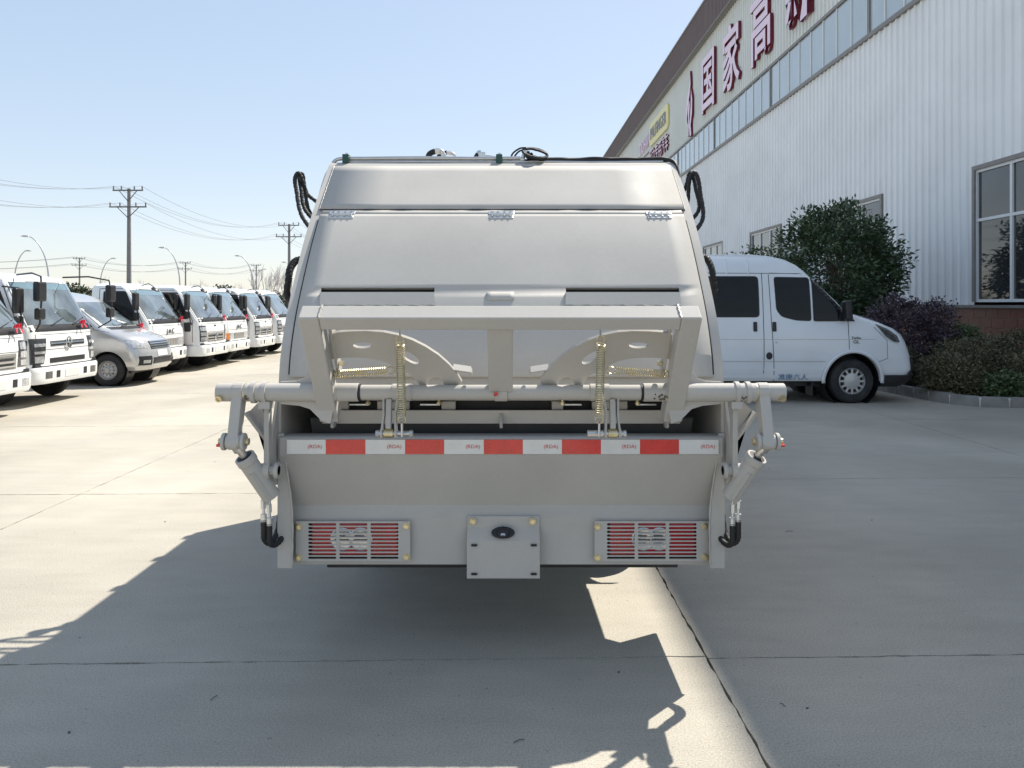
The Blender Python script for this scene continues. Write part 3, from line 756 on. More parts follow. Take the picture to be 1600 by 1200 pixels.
for x in (-.85, -3.75):
    for s in (-1, 1): m = MB(); m.lathe((x, 0, .37), (0, 1, 0), [(s*.93, .442), (s*.50, .442), (s*.50, 0.01)], 36); m.build('wheel_well', M['bplast'], van)
def vz(v): return H-(v-V0)*12.32/F
def vx(u): return (u-U0)*12.32/F - 6.38
for sd in (-1, 1):
    # window glass with black rubber edge
    for nm, poly in (('side_window', rounded([(vx(1103), vz(431)), (vx(1188), vz(431)), (vx(1188), vz(496)), (vx(1103), vz(496))], .07)),
                     ('side_window', rounded([(vx(1000), vz(431)), (vx(1093), vz(431)), (vx(1093), vz(496)), (vx(1000), vz(496))], .07)),
                     ('door_window', rounded([(vx(1212), vz(432)), (vx(1268), vz(433)), (vx(1269), vz(502)), (vx(1245), vz(501)), (vx(1222), vz(495)), (vx(1214), vz(484))], .05)),
                     ('quarter_window', rounded([(vx(1271), vz(433)), (vx(1276), vz(435)), (vx(1316), vz(480)), (vx(1312), vz(502)), (vx(1272), vz(502))], .035))):
        cx = sum(p[0] for p in poly)/len(poly); cz = sum(p[1] for p in poly)/len(poly)
        ex = .012 if nm == 'quarter_window' else .003
        q = MB(); VH.side(q, poly, sd, ex); wn_ = q.build(nm, M['bplast'], van)
        q = MB(); VH.side(q, [(cx+(x-cx)*.955, cz+(z-cz)*.955) for x, z in poly], sd, ex+.0025, .0); q.build('pane', M['glass'], wn_)
    m = MB()
    VH.sline(m, [(vx(1204), vz(428)), (vx(1206), vz(500)), (vx(1209), vz(560)), (vx(1211), vz(597))], sd)
    VH.sline(m, [(vx(1193.5), vz(426)), (vx(1194), vz(593))], sd)
    VH.sline(m, [(vx(1326), vz(500)), (vx(1327), vz(546))], sd); VH.sline(m, [(vx(1206), vz(426)), (vx(1270), vz(428)), (vx(1284), vz(435)), (vx(1318), vz(470))], sd, .006)
    VH.sline(m, [(vx(1350), vz(494)), (vx(1386), vz(532)), (vx(1387), vz(560)), (vx(1372), vz(566))], sd, .007)
    VH.sline(m, [(vx(980), vz(425.5)), (vx(1278), vz(427))], sd, .008)
    m.build('door_seams', M['seam'], van)
    m = MB(); VH.sline(m, [(vx(960), vz(530.5)), (vx(1368), vz(530.5))], sd, .009); VH.sline(m, [(vx(960), vz(565)), (vx(1290), vz(565))], sd, .009)
    m.build('crease_line', M['hub'], van)
    for k, x in enumerate((vx(1181), vx(1211))):
        m = MB(); VH.side(m, rounded([(x-.035, vz(518)), (x+.025, vz(518)), (x+.025, vz(503)), (x-.035, vz(503))], .015), sd, .012); h_ = m.build('door_handle', M['bplast'], van)
    m = MB(); VH.side(m, ellipse(vx(1202), vz(556), .05, .058), sd, .010); m.build('fuel_cap', M['bplast'], van)
    m = MB(); m.add([], []); VH.side(m, ellipse(vx(1213), vz(535), .016, .016), sd, .008); m.build('door_lock', M['hub'], van)
    # raised arch lip
    for xc in (-.85, -3.75):
        q = MB(); a0, b0 = [], []
        for a in lin(R(-5), R(185), 26):
            for rad, lst in ((.445, a0), (.50, b0)):
                x, z = xc + rad*math.cos(a), .37 + rad*math.sin(a)
                lst.append((x, sd*(VH.sy(x, max(z, .4))+.010), z))
        q.sheet([a0, b0]); q.build('arch_lip', M['vanwhite'], van, solid=.02, smooth=40)
    m = MB(); VH.side(m, [(vx(960), .43), (vx(1282), .43), (vx(1286), .385), (vx(960), .385)], sd, .008); m.build('sill', M['vanwhite'], van)
    # mirror
    m = MB(); x, z = vx(1319), vz(487); y = sd*(VH.sy(x, z))
    m.obox((x+.02, y+sd*.13, z+.02), (.055, 0, .01), (0, .085, 0), (-.01, 0, .16)); mi = m.build('mirror', M['bplast'], van, bevel=.03, seg=3)
    q = MB(); VH.side(q, [(vx(1312), vz(502)), (vx(1337), vz(502)), (vx(1316), vz(478))], sd, .01); q.cyl((x, y-sd*.02, z-.05), (x+.02, y+sd*.10, z-.04), .02, 8); q.build('mirror_arm', M['bplast'], mi)
    # headlamp
    m = MB(); VH.side(m, rounded([(vx(1369), vz(506)), (vx(1388), vz(514)), (vx(1402), vz(524)), (vx(1406), vz(535)), (vx(1396), vz(534)), (vx(1384), vz(526))], .02), sd, .022); hl = m.build('headlamp', M['hdark'], van, smooth=60)
    m = MB(); m.box(vx(1272)-.01, vx(1272)+.01, sd*.92, sd*.66, .12, .42); m.build('mud_flap', M['bplast'], van)
    for x in (-.85, -3.75): wheel(van, x, sd*.86, .355, .20, M['hub'], sd, 'cap')
VHb = Hull([(.27, .05, -.40, .94, .22, .4), (.34, .17, -.38, .985, .26, .45), (.46, .275, -.37, 1.01, .30, .52), (.56, .29, -.37, 1.015, .30, .54)])
VHb.mesh(lin(.27, .46, 5)).build('bumper_lower', M['bplast'], van, smooth=40)
m = MB(); VH.front(m, lin(.46, .74, 4), lambda z: (-.92, .92), .035); m.build('bumper_upper', M['bplast'], van, smooth=40)
m = MB(); VH.front(m, lin(1.52, 2.02, 8), lambda z: (-(.94-(z-1.5)*.11), (.94-(z-1.5)*.11)), .005); m.build('windscreen', M['screen'], van, smooth=60)
m = MB(); VH.front(m, lin(.80, 1.02, 4), lambda z: (-.45, .45), .006); m.build('grille', M['bplast'], van)
for x in (-2.5, -2.85, -3.2, -3.55):
    for sd in (-1, 1): m = MB(); m.tube([(x, sd*(VH.sy(x, z)+.002), z) for z in lin(2.08, 2.33, 5)], .013, 6); m.build('roof_rib', M['vanwhite'], van, smooth=50)
m = MB(); m.box(-4.7, -.4, -.75, .75, .26, .42); m.build('underbody', M['chassis'], van)
letters(van, '准座六人', .105, (vx(1240), -.978, vz(590)), *SIDE, M['blueink'], 1.15)
letters(van, 'Turbo', .055, (vx(1338), -1.003, vz(528)), *SIDE, M['ink'], 1.1)
letters(van, 'GL', .07, (vx(1338), -1.003, vz(534.5)), *SIDE, M['ink'], 1.25)

# ---- row of parked light trucks on the left
def truck(name, label, x, y, style, plate=None, body='flat', paint='white', hscale=1.0):
    t = tag(empty(name, (x, y, 0)), label, 'truck', 'light trucks parked side by side')
    w = .88 if style != 'big' else .92
    top = 2.06 if style != 'big' else 2.10
    zb = 1.20
    xr = -1.6 if style == 'big' else -1.38
    lv = [(.55, -.03, xr, w-.02, .10, .22), (.64, 0, xr, w, .12, .26), (.95, .0, xr, w, .13, .28), (zb, -.04, xr, w, .14, .30), (zb+.06, -.07, xr, w-.005, .15, .32),
          (top-.14, -.50 if style != 'big' else -.42, xr+.03, w-.075, .17, .34), (top-.07, -.56 if style != 'big' else -.48, xr+.05, w-.10, .18, .34), (top-.025, -.66, xr+.08, w-.16, .2, .34), (top, -.82, xr+.2, w-.3, .2, .3)]
    hl = Hull(lv); zs = levels([r_[0] for r_ in lv] + lin(.55, top-.14, 12))
    hl.mesh(zs).build('cab', M[paint], t, smooth=32)
    # windscreen
    z0, z1 = zb+.07, top-.15
    m = MB(); hl.front(m, lin(z0-.03, z1+.02, 8), lambda z: (-(hl.at(z)[2]-.035), hl.at(z)[2]-.035), .003); ws = m.build('windscreen_seal', M['bplast'], t, smooth=60)
    m = MB(); hl.front(m, lin(z0, z1, 8), lambda z: (-(hl.at(z)[2]-.065), hl.at(z)[2]-.065), .007); m.build('windscreen', M['screen'], ws, smooth=60)
    m = MB(); hl.front(m, lin(z1-.11, z1-.005, 3), lambda z: (-(hl.at(z)[2]-.07), hl.at(z)[2]-.07), .0095); m.build('sun_strip', M['sunstrip'], ws, smooth=60)
    m = MB()
    for yy in (-.35, .25):
        m.bar((hl.fx(yy, z0)+.02, yy, z0-.01), (hl.fx(yy+.4, z0+.12)+.016, yy+.42, z0+.10), .014, .012)
    m.build('wiper', M['bplast'], t)
    for sd in (-1, 1):
        wp = rounded([(-.30, zb+.04), (xr+.30, zb+.02), (xr+.30, top-.18), (-.60, top-.18)], .05)
        m = MB(); hl.side(m, wp, sd, .004); wd = m.build('door_window', M['bplast'], t)
        cx = sum(p[0] for p in wp)/len(wp); cz = sum(p[1] for p in wp)/len(wp)
        m = MB(); hl.side(m, [(cx+(a-cx)*.93, cz+(b-cz)*.93) for a, b in wp], sd, .0065, .0); m.build('pane', M['glass'], wd)
        m = MB(); hl.sline(m, [(-.22, .62), (-.22, zb), (-.55, top-.13), (xr+.22, top-.13), (xr+.22, .62), (-.22, .62)], sd, .012); m.build('door_seams', M['seam'], t)
        m = MB(); hl.side(m, rounded([(xr+.30, zb-.16), (xr+.45, zb-.16), (xr+.45, zb-.10), (xr+.30, zb-.10)], .015), sd, .015); m.build('door_handle', M['bplast'], t)
        m = MB(); hl.side(m, rounded([(-.62, .78), (-.48, .78), (-.48, .84), (-.62, .84)], .025), sd, .012); m.build('side_marker', M['orange'], t)
        # mirrors on a bent arm
        if style == 'big':
            m = MB(); yb = sd*(w-.05)
            m.tube([(-.45, sd*.62, top-.04), (-.1, sd*.80, top-.02), (.16, sd*1.0, top-.08), (.20, sd*1.04, top-.35), (.17, sd*1.04, top-.80), (.02, sd*.9, top-.92)], .014, 6)
            a = m.build('mirror_arm', M['bplast'], t, smooth=50)
            m = MB(); m.box(.12, .22, sd*.93, sd*1.15, top-.46, top-.16); m.build('mirror', M['bplast'], a, bevel=.03, seg=3)
            m = MB(); m.box(.12, .21, sd*.94, sd*1.12, top-.74, top-.56); m.build('mirror', M['bplast'], a, bevel=.03, seg=3)
        else:
            m = MB(); m.tube([(-.40, sd*(w-.06), top-.20), (-.28, sd*(w+.14), top-.22), (-.26, sd*(w+.16), top-.50), (-.22, sd*(w+.12), zb-.02), (-.24, sd*(w-.02), zb-.10)], .013, 6); a = m.build('mirror_arm', M['bplast'], t, smooth=50)
            m = MB(); m.box(-.33, -.25, sd*(w+.04), sd*(w+.24), top-.60, top-.22); m.build('mirror', M['bplast'], a, bevel=.03, seg=3)
            m = MB(); m.box(-.32, -.24, sd*(w+.05), sd*(w+.22), top-.80, top-.64); m.build('mirror', M['bplast'], a, bevel=.03, seg=3)
            m = MB(); hl.side(m, rounded([(-.40, zb-.26), (-.26, zb-.26), (-.26, zb-.04), (-.42, zb-.04)], .03), sd, .02); m.build('mirror_base', M['bplast'], t)
    if style != 'big':
        m = MB(); m.tube([(-.36, -.6, top-.06), (-.15, -.72, top-.02), (-.02, -.74, top-.10)], .01, 6); a = m.build('mirror_arm', M['bplast'], t)
        m = MB(); m.lathe((.0, -.74, top-.15), (.4, 0, .9), [(-.02, .0), (-.02, .07), (.0, .10), (.03, .07), (.045, 0)], 14); m.build('round_mirror', M['bplast'], a, smooth=60)
    # front end
    for sd in (-1, 1):
        if style == 'tall':
            m = MB(); hl.front(m, lin(.70, 1.08, 5), lambda z: tuple(sorted((sd*(.55+(z-.70)*.12), sd*.84))), .006, 8); h = m.build('headlamp', M['hdark'], t, smooth=60)
            for za, zc in ((.72, .80), (.83, .92), (.95, 1.05)):
                m = MB(); hl.front(m, lin(za, zc, 3), lambda z: tuple(sorted((sd*.61, sd*.82))), .012, 6); m.build('lamp_cell', M['headlamp'], h, smooth=60)
        elif style == 'big':
            m = MB(); hl.front(m, lin(.66, 1.06, 5), lambda z: tuple(sorted((sd*(.66-(z-.66)*.2), sd*.90))), .006, 8); h = m.build('headlamp', M['hdark'], t, smooth=60)
            for za, zc, ya in ((.68, .78, .68), (.82, .86, .62), (.93, .98, .62)):
                m = MB(); hl.front(m, lin(za, zc, 2), lambda z: tuple(sorted((sd*ya, sd*.84))), .012, 6); m.build('lamp_cell', M['headlamp'], h, smooth=60)
            m = MB(); hl.side(m, rounded([(-.30, 1.04), (-.10, 1.04), (-.12, .66), (-.30, .70)], .03), sd, .006); m.build('corner_trim', M['hdark'], t)
        else:
            m = MB(); hl.front(m, lin(.66, .84, 3), lambda z: tuple(sorted((sd*.40, sd*.72))), .006, 8); m.build('headlamp', M['headlamp'], t, smooth=60)
            m = MB(); hl.front(m, lin(.67, .83, 3), lambda z: tuple(sorted((sd*.73, sd*.85))), .008, 6); m.build('indicator', M['orange'], t, smooth=60)
    if style == 'tall':
        m = MB(); hl.front(m, lin(.68, .90, 3), lambda z: (-.52, .52), .006); gr = m.build('grille', M['grillegrey'], t)
        for z in (.71, .77, .85): q = MB(); hl.front(q, [z, z+.022], lambda z: (-.50, .50), .02); q.build('grille_bar', M['chrome'], gr)
        for z in (.74, .81): q = MB(); hl.front(q, [z-.008, z+.022], lambda z: (-.46, .46), .009); q.build('grille_slot', M['bplast'], gr)
    elif style == 'big':
        m = MB(); hl.front(m, lin(.66, .74, 2), lambda z: (-.50, .50), .006); gr = m.build('grille', M['bplast'], t)
        m = MB(); hl.front(m, lin(.93, 1.01, 3), lambda z: (-.48, .48), .008); m.build('upper_grille', M['hdark'], gr)
        m = MB(); hl.front(m, [.96, .985], lambda z: (-.47, .47), .02); m.build('grille_bar', M['chrome'], gr)
    else:
        m = MB(); hl.front(m, lin(.67, .83, 3), lambda z: (-.38, .38), .006); gr = m.build('grille', M['grillegrey'], t)
        for yy in lin(-.34, .34, 8): q = MB(); hl.front(q, [.68, .82], lambda z: (yy-.012, yy+.012), .015, 1); q.build('grille_bar', M['chrome'], gr)
    if style == 'jac': letters(t, 'J A C', .15, (.012, .0, .99), *FRONT, M['ink'], 1.15, .012)
    else:
        zc = .97 if style == 'big' else .80
        m = MB(); X = hl.fx(0, zc)+.022
        m.tube([(X, .075*math.cos(a), zc+.09*math.sin(a)) for a in lin(0, 2*math.pi, 20)[:-1]], .012, 6, closed=True)
        m.tube([(X, .03, zc+.07), (X, -.03, zc+.01), (X, .03, zc-.02), (X, -.02, zc-.07)], .010, 6); m.build('emblem', M['chrome'], t, smooth=60)
    if style == 'tall': m = MB(); hl.front(m, [1.05, 1.085], lambda z: (-.06, .06), .006, 2); m.build('badge', M['ink'], t)
    m = MB()
    for za in (1.115, .915 if style != 'big' else .875): hl.front(m, [za, za+.007], lambda z: (-(w-.12), w-.12), .0025, 14, .0)
    for sd in (-1, 1): hl.front(m, lin(.64, 1.12, 6), lambda z: tuple(sorted((sd*(w-.118), sd*(w-.126)))), .0025, 1, .0)
    tag(m.build('front_seams', M['seam'], t), kind='stuff')
    m = MB(); hl.front(m, lin(zb-.035, zb+.045, 3), lambda z: (-(w-.06), w-.06), .005); m.build('cowl', M['bplast'], t, smooth=60)
    m = MB(); m.box(-.30, -.005, -w+.05, w-.05, .55, .66); m.build('valance', M['bplast'], t)
    # bumper
    bh = Hull([(.35, .05, -.40, w, .12, .28), (.40, .07, -.40, w+.02, .14, .30), (.58, .075, -.40, w+.02, .14, .30), (.61, .06, -.38, w+.01, .14, .30)])
    bo = bh.mesh([.35, .40, .46, .52, .58, .61]).build('bumper', M[paint], t, smooth=40)
    for sd in (-1, 1):
        m = MB(); bh.front(m, [.43, .54], lambda z: tuple(sorted((sd*.34, sd*.44))), .004, 3); m.build('bumper_vent', M['bplast'], bo)
        m = MB(); bh.front(m, [.43, .54], lambda z: tuple(sorted((sd*.55, sd*.72))), .004, 3); m.build('fog_lamp', M['headlamp'] if style != 'big' else M['hdark'], bo)
    m = MB(); bh.front(m, [.42, .54], lambda z: (-.2, .2), .006, 2); m.build('plate_holder', M['whitetape'], bo)
    # chassis, wheels, bed
    m = MB(); m.box(-4.7, -.12, -.36, -.28, .58, .74); m.box(-4.7, -.12, .28, .36, .58, .74); m.box(-1.5, -.10, -w+.08, w-.08, .45, .60)
    m.cyl((-.75, -.8, .36), (-.75, .8, .36), .05, 8); m.cyl((-3.6, -.8, .36), (-3.6, .8, .36), .07, 8); m.box(-2.6, -1.8, -.75, -.40, .42, .72); m.build('chassis', M['chassis'], t)
    for sd in (-1, 1):
        wheel(t, -.75, sd*.74, .36, .20, M['hub'], sd); wheel(t, -3.6, sd*.70, .36, .26, M['hub'], sd)
    if body == 'flat':
        m = MB(); m.box(-4.8, -1.75, -.92, .92, .80, .90); bd_ = m.build('flatbed', M['chassis'], t)
    if plate: letters(t, plate, .105, (-.78, -(w+.003), .985), *SIDE, M['ink'], 1.15)
    return t
XF = -7.30
truck('light_truck', 'white light truck with bulky grey grille at the row end, red beacon on roof', -7.0, 10.42, 'tall')
m = MB(); 
T1 = [o for o in C.objects if o.name.startswith('light_truck')][0]
m.lathe((-1.0, .1, 2.05), (0, 0, 1), [(0, .09), (.10, .085), (.14, .05), (.15, 0)], 16); m.box(-1.2, -.8, -.5, .7, 2.03, 2.06); m.build('beacon', M['redlens'], T1, smooth=40)
truck('light_truck', 'white light truck with black headlamp corners and tall looped mirror arms', -7.28, 12.72, 'big')
truck('light_truck', 'white JAC truck parked just behind the silver minivan', -7.62, 17.35, 'jac')
truck('light_truck', 'white truck with tall headlamps and door number parked between two JAC trucks', XF, 19.2, 'tall', 'MB·4495鄂')
truck('light_truck', 'white JAC truck with orange indicator beside the tall headlamp trucks', XF-.05, 21.0, 'jac')
truck('light_truck', 'white tall headlamp truck with door number beyond the second JAC truck', XF, 23.2, 'tall', 'MB·4495鄂')
truck('light_truck', 'last white truck of the row, half hidden by the garbage truck', XF, 25.4, 'tall', 'MB·4495鄂')
for p, l in (((-7.0, 10.95, 1.26), 'pink red ribbon on the wiper of the end truck'), ((-7.30, 13.15, 1.27), 'red ribbon on the truck with looped mirror arms'), ((-7.65, 17.95, 1.25), 'red ribbon on the first JAC truck'), ((XF-.02, 19.75, 1.25), 'red ribbon on the truck between two JAC trucks'), ((XF-.06, 21.55, 1.25), 'red ribbon on the second JAC truck'), ((XF-.02, 23.75, 1.25), 'red ribbon on the truck beyond the second JAC truck')): bow(p, l)

# ---- silver minivan
mv = tag(empty('silver_minivan', (-7.02, 15.66, 0)), 'silver minivan with rounded nose parked between white trucks', 'minivan')
MH = Hull([(.30, -.12, -3.9, .68, .22, .35), (.38, -.02, -3.95, .74, .28, .45), (.50, .0, -3.98, .765, .30, .48), (.66, -.03, -3.98, .775, .32, .5), (.78, -.07, -3.98, .78, .36, .52), (.88, -.13, -3.98, .78, .40, .54), (.96, -.24, -3.97, .775, .42, .54), (1.03, -.42, -3.97, .77, .40, .52), (1.09, -.62, -3.96, .765, .34, .48), (1.14, -.76, -3.95, .755, .26, .42),
           (1.30, -.98, -3.94, .735, .22, .4), (1.50, -1.24, -3.92, .705, .22, .4), (1.66, -1.46, -3.9, .675, .22, .4), (1.74, -1.60, -3.86, .64, .26, .38), (1.80, -1.78, -3.8, .57, .28, .36), (1.84, -2.0, -3.7, .46, .26, .3), (1.86, -2.3, -3.5, .3, .2, .2)])
zs = levels([r_[0] for r_ in MH.lv] + lin(.30, 1.66, 20))
body = MH.mesh(zs).build('body', M['silvercar'], mv)
cut = []
for x in (-.74, -3.15):
    m = MB(); m.cyl((x, -1.2, .315), (x, 1.2, .315), .365, 32); cut.append(m.build('cutter', M['seam'], mv))
boolean_cut(body, cut); body.data.materials.clear(); body.data.materials.append(M['silvercar'])
for p in body.data.polygons: p.use_smooth = True
body.data.set_sharp_from_angle(angle=R(28))
for x in (-.74, -3.15):
    for s in (-1, 1): m = MB(); m.lathe((x, 0, .315), (0, 1, 0), [(s*.72, .362), (s*.4, .362), (s*.4, .01)], 32); m.build('wheel_well', M['bplast'], mv)
for sd in (-1, 1):
    for nm, poly in (('door_window', rounded([(-1.02, 1.15), (-1.9, 1.17), (-1.9, 1.60), (-1.52, 1.60)], .05)), ('side_window', rounded([(-1.97, 1.17), (-2.75, 1.18), (-2.75, 1.60), (-1.97, 1.60)], .05)), ('side_window', rounded([(-2.83, 1.18), (-3.7, 1.2), (-3.66, 1.60), (-2.83, 1.60)], .05))):
        cx = sum(p[0] for p in poly)/len(poly); cz = sum(p[1] for p in poly)/len(poly)
        q = MB(); MH.side(q, poly, sd, .003); wn_ = q.build(nm, M['bplast'], mv)
        q = MB(); MH.side(q, [(cx+(x-cx)*.94, cz+(z-cz)*.94) for x, z in poly], sd, .0055, .0); q.build('pane', M['glass'], wn_)
    m = MB(); MH.sline(m, [(-1.0, 1.12), (-1.12, .95), (-1.14, .45)], sd); MH.sline(m, [(-1.94, 1.62), (-1.94, .42)], sd); MH.sline(m, [(-.72, 1.05), (-1.0, 1.10), (-1.48, 1.62)], sd, .007); m.build('door_seams', M['seam'], mv)
    m = MB(); MH.side(m, rounded([(-1.86, .98), (-1.68, .98), (-1.68, 1.03), (-1.86, 1.03)], .015), sd, .015); m.build('door_handle', M['silvercar'], mv)
    m = MB(); y = sd*(.74+.12); m.lathe((-1.14, y, 1.17), (0, 1, 0), [(-.11, .0), (-.10, .06), (-.02, .085), (.07, .08), (.10, .04), (.105, 0)], 14); mi = m.build('mirror', M['silvercar'], mv, smooth=60)
    m = MB(); m.bar((-1.1, sd*.72, 1.10), (-1.14, sd*.84, 1.13), .05, .03); m.build('mirror_arm', M['bplast'], mi)
    m = MB(); MH.front(m, lin(.74, .90, 4), lambda z: tuple(sorted((sd*(.42+(.90-z)*.3), sd*(MH.at(z)[2]-.012)))), .008, 12); m.build('headlamp', M['headlamp'], mv, smooth=60)
    m = MB(); MH.front(m, lin(.40, .58, 3), lambda z: tuple(sorted((sd*.44, sd*.70))), .008, 8); fg = m.build('fog_surround', M['bplast'], mv, smooth=60)
    m = MB(); MH.front(m, lin(.44, .50, 2), lambda z: tuple(sorted((sd*.50, sd*.64))), .016, 5); m.build('fog_lamp', M['headlamp'], fg, smooth=60)
    for x in (-.74, -3.15): wheel(mv, x, sd*.68, .31, .17, M['hub'], sd)
m = MB(); MH.front(m, lin(1.17, 1.64, 8), lambda z: (-(MH.at(z)[2]-.05), MH.at(z)[2]-.05), .005); m.build('windscreen', M['screen'], mv, smooth=60)
m = MB(); MH.front(m, lin(.71, .87, 3), lambda z: (-.40, .40), .006); gr = m.build('grille', M['bplast'], mv)
for z in (.73, .775, .82, .86): q = MB(); MH.front(q, [z-.009, z+.009], lambda z: (-.38, .38), .016); q.build('grille_bar', M['chrome'], gr)
m = MB(); MH.front(m, lin(.42, .54, 2), lambda z: (-.40, .40), .006); m.build('lower_grille', M['bplast'], mv)
m = MB(); MH.front(m, lin(.56, .68, 2), lambda z: (-.21, .21), .012, 2); m.build('plate_holder', M['whitetape'], mv)
m = MB(); MH.front(m, lin(1.10, 1.15, 2), lambda z: (-.62, .62), .006); m.bar((-.70, -.3, 1.16), (-.80, .15, 1.19), .014, .012); m.build('wiper_cowl', M['bplast'], mv)
m = MB(); m.box(-3.8, -.35, -.6, .6, .24, .36); m.build('underbody', M['chassis'], mv)
bow((-.66-7.02, 16.05, 1.14), 'red ribbon on the wiper of the silver minivan')
# ------------------------------------------------------------------ the garbage truck, seen from behind
XC = -.031
G = tag(empty('garbage_truck', (XC, 3.4, 0)), 'silver grey compactor garbage truck with bin lift and red white tape', 'garbage truck')
GO = Vector((XC, 3.4, 0))
def gm(): return MB(GO)
def W(u, v, Y): return P(u, v, Y)
HW = .985                                   # half width of the hopper
prof = catmull([(0, 3.395, 1.18), (0, 3.43, 1.357), (0, 3.515, 1.53), (0, 3.63, 1.685), (0, 3.81, 1.895), (0, 4.0, 2.08), (0, 4.2, 2.25), (0, 4.36, 2.385)], 14)
prof = [(p.y, p.z) for p in prof]
def pz(z):                                  # point and outward normal of the curved rear cover at a height
    for a, b in zip(prof[:-1], prof[1:]):
        if z <= b[1]:
            t = (z-a[1])/(b[1]-a[1]); y = a[0]+(b[0]-a[0])*t; break
    else: a, b = prof[-2], prof[-1]; y = b[0]
    d = Vector((0, b[0]-a[0], b[1]-a[1])).normalized(); return y, Vector((0, -d.z, d.y)), d
def pv(v):                                  # height on the cover that appears at photo row v
    lo, hi = 1.18, 2.385
    for _ in range(40):
        z = (lo+hi)/2; y = pz(z)[0]; vv = V0-(z-H)*F/y
        if vv > v: lo = z
        else: hi = z
    return (lo+hi)/2
def on_cover(u, v, e=0):
    z = pv(v); y, n, d = pz(z); return Vector(((u-U0)*y/F, y, z)) + n*e, n, d
def strip(u0, u1, v0, v1, e, name, mat, parent, k=8, solid=.006, bevel=None, xfix=None):
    m = gm(); rows = []
    for i in range(k+1):
        v = v0+(v1-v0)*i/k; z = pv(v); y, n, d = pz(z)
        a, b = ((u0-U0)*y/F, (u1-U0)*y/F) if xfix is None else xfix
        rows.append([Vector((a+(b-a)*j/6, y, z))+n*e for j in range(7)])
    m.sheet(rows); return m.build(name, mat, parent, solid=solid, smooth=40, bevel=bevel, soff=-1)
# shell: curved sheet, top, side walls
ZS0, ZS1 = pv(462.5), pv(452); YS = pz((ZS0+ZS1)/2)[0]
slots = [((a-U0)*YS/F, (b-U0)*YS/F) for a, b in ((502, 679), (884, 1061))]
def slotted(z_list, half, e, extra=()):
    m = gm(); zz = [q for q in z_list if abs(q-ZS0) > .01 and abs(q-ZS1) > .01 and not ZS0 < q < ZS1] + [ZS0, ZS1]; zz.sort()
    xs = [XC-half, slots[0][0], slots[0][1], slots[1][0], slots[1][1], XC+half]; rows = []
    for z in zz: y, n, dd = pz(z); rows.append([Vector((x, y, z))+n*e for x in xs])
    for r_ in extra: rows.append([Vector((x, r_[0], r_[1])) for x in xs])
    n = len(xs); m.v = [p for r_ in rows for p in r_]
    for i in range(len(rows)-1):
        for k in range(n-1):
            if i < len(zz)-1 and abs(zz[i]-ZS0) < 1e-6 and k in (1, 3): continue
            m.f.append((i*n+k, i*n+k+1, (i+1)*n+k+1, (i+1)*n+k))
    return m
shell = slotted([q[1] for q in prof], HW, 0, ((4.40, 2.408), (4.46, 2.42), (4.85, 2.42))).build('tailgate_shell', M['silver'], G, smooth=40)
m = gm()                                       # black boxes stand in for the shade inside the two slots
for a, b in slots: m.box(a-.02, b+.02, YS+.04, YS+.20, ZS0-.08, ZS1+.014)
tag(m.build('vent_shade', M['black'], shell), kind='stuff')
side_poly = [(3.40, .452), (3.98, .44), (4.10, .92), (4.85, .95), (4.85, 2.415), (4.46, 2.415), (4.40, 2.403)] + [(y+.004, z-.004) for y, z in reversed(prof[1:])] + [(3.40, 1.18)]
for s in (-1, 1):
    m = gm(); m.prism(side_poly, lambda y, z: (XC+s*HW, y, z), (-s*.012, 0, 0)); m.build('side_wall', M['silver'], G)
    # rear flange of the side wall: narrow above, wide below the belly
    fl = [(HW, .436), (HW, 1.03), (HW-.028, 1.03), (HW-.034, .93), (HW-.066, .70), (HW-.066, .436)]
    m = gm(); m.prism(fl, lambda a, z: (XC+s*a, 3.385, z), (0, .012, 0)); m.build('rear_flange', M['silver'], G, bevel=.003)
    m = gm(); m.tube(catmull([(XC+s*(HW-.066), 3.383, .45), (XC+s*(HW-.066), 3.383, .70), (XC+s*(HW-.034), 3.383, .93), (XC+s*(HW-.03), 3.383, 1.02)], 10), lambda k: .0045+.0012*math.sin(k*2.1), 6); m.build('weld_seam', M['weld'], G, smooth=60)
# upper cover plate above the hinge line and hinged cover below
strip(0, 0, 262, 329, .006, 'upper_cover', M['silver'], shell, xfix=(XC-.945, XC+.945))
z = pv(330)
hc = slotted([pv(v) for v in lin(590, 338, 70)], .935, .008).build('hinged_cover', M['silver'], shell, smooth=40, solid=.005, soff=1)
strip(0, 0, 331, 337.3, .004, 'hinge_strip', M['silver'], shell, k=2, xfix=(XC-.93, XC+.93))
m = gm()
for (a, b) in ((329, 331),):
    p, n, d = on_cover(794, 330.3, .010); pts = []
    for i in range(70):
        x = XC-.95+1.9*i/69; pts.append(Vector((x, p.y, p.z + .0022*math.sin(i*.9)*(1 if (i//9) % 2 else .2))))
    m.tube(pts, .0028, 5)
m.build('seam_bead', M['seam'], shell)
# dark joint between the hinged cover and the side margin
for s in (-1, 1):
    m = gm(); pts = []
    for v in lin(345, 585, 16): q, n, d = on_cover(794, v, .001); pts.append(Vector((XC+s*.941, q.y, q.z)))
    m.tube(pts, .0035, 5); m.build('joint_gap', M['seam'], shell)
    m = gm(); pts = []
    for v in lin(262, 329, 8): q, n, d = on_cover(794, v, .005); pts.append(Vector((XC+s*.950, q.y, q.z)))
    m.tube(pts, .004, 5); m.build('seam_bead', M['weld'], shell)
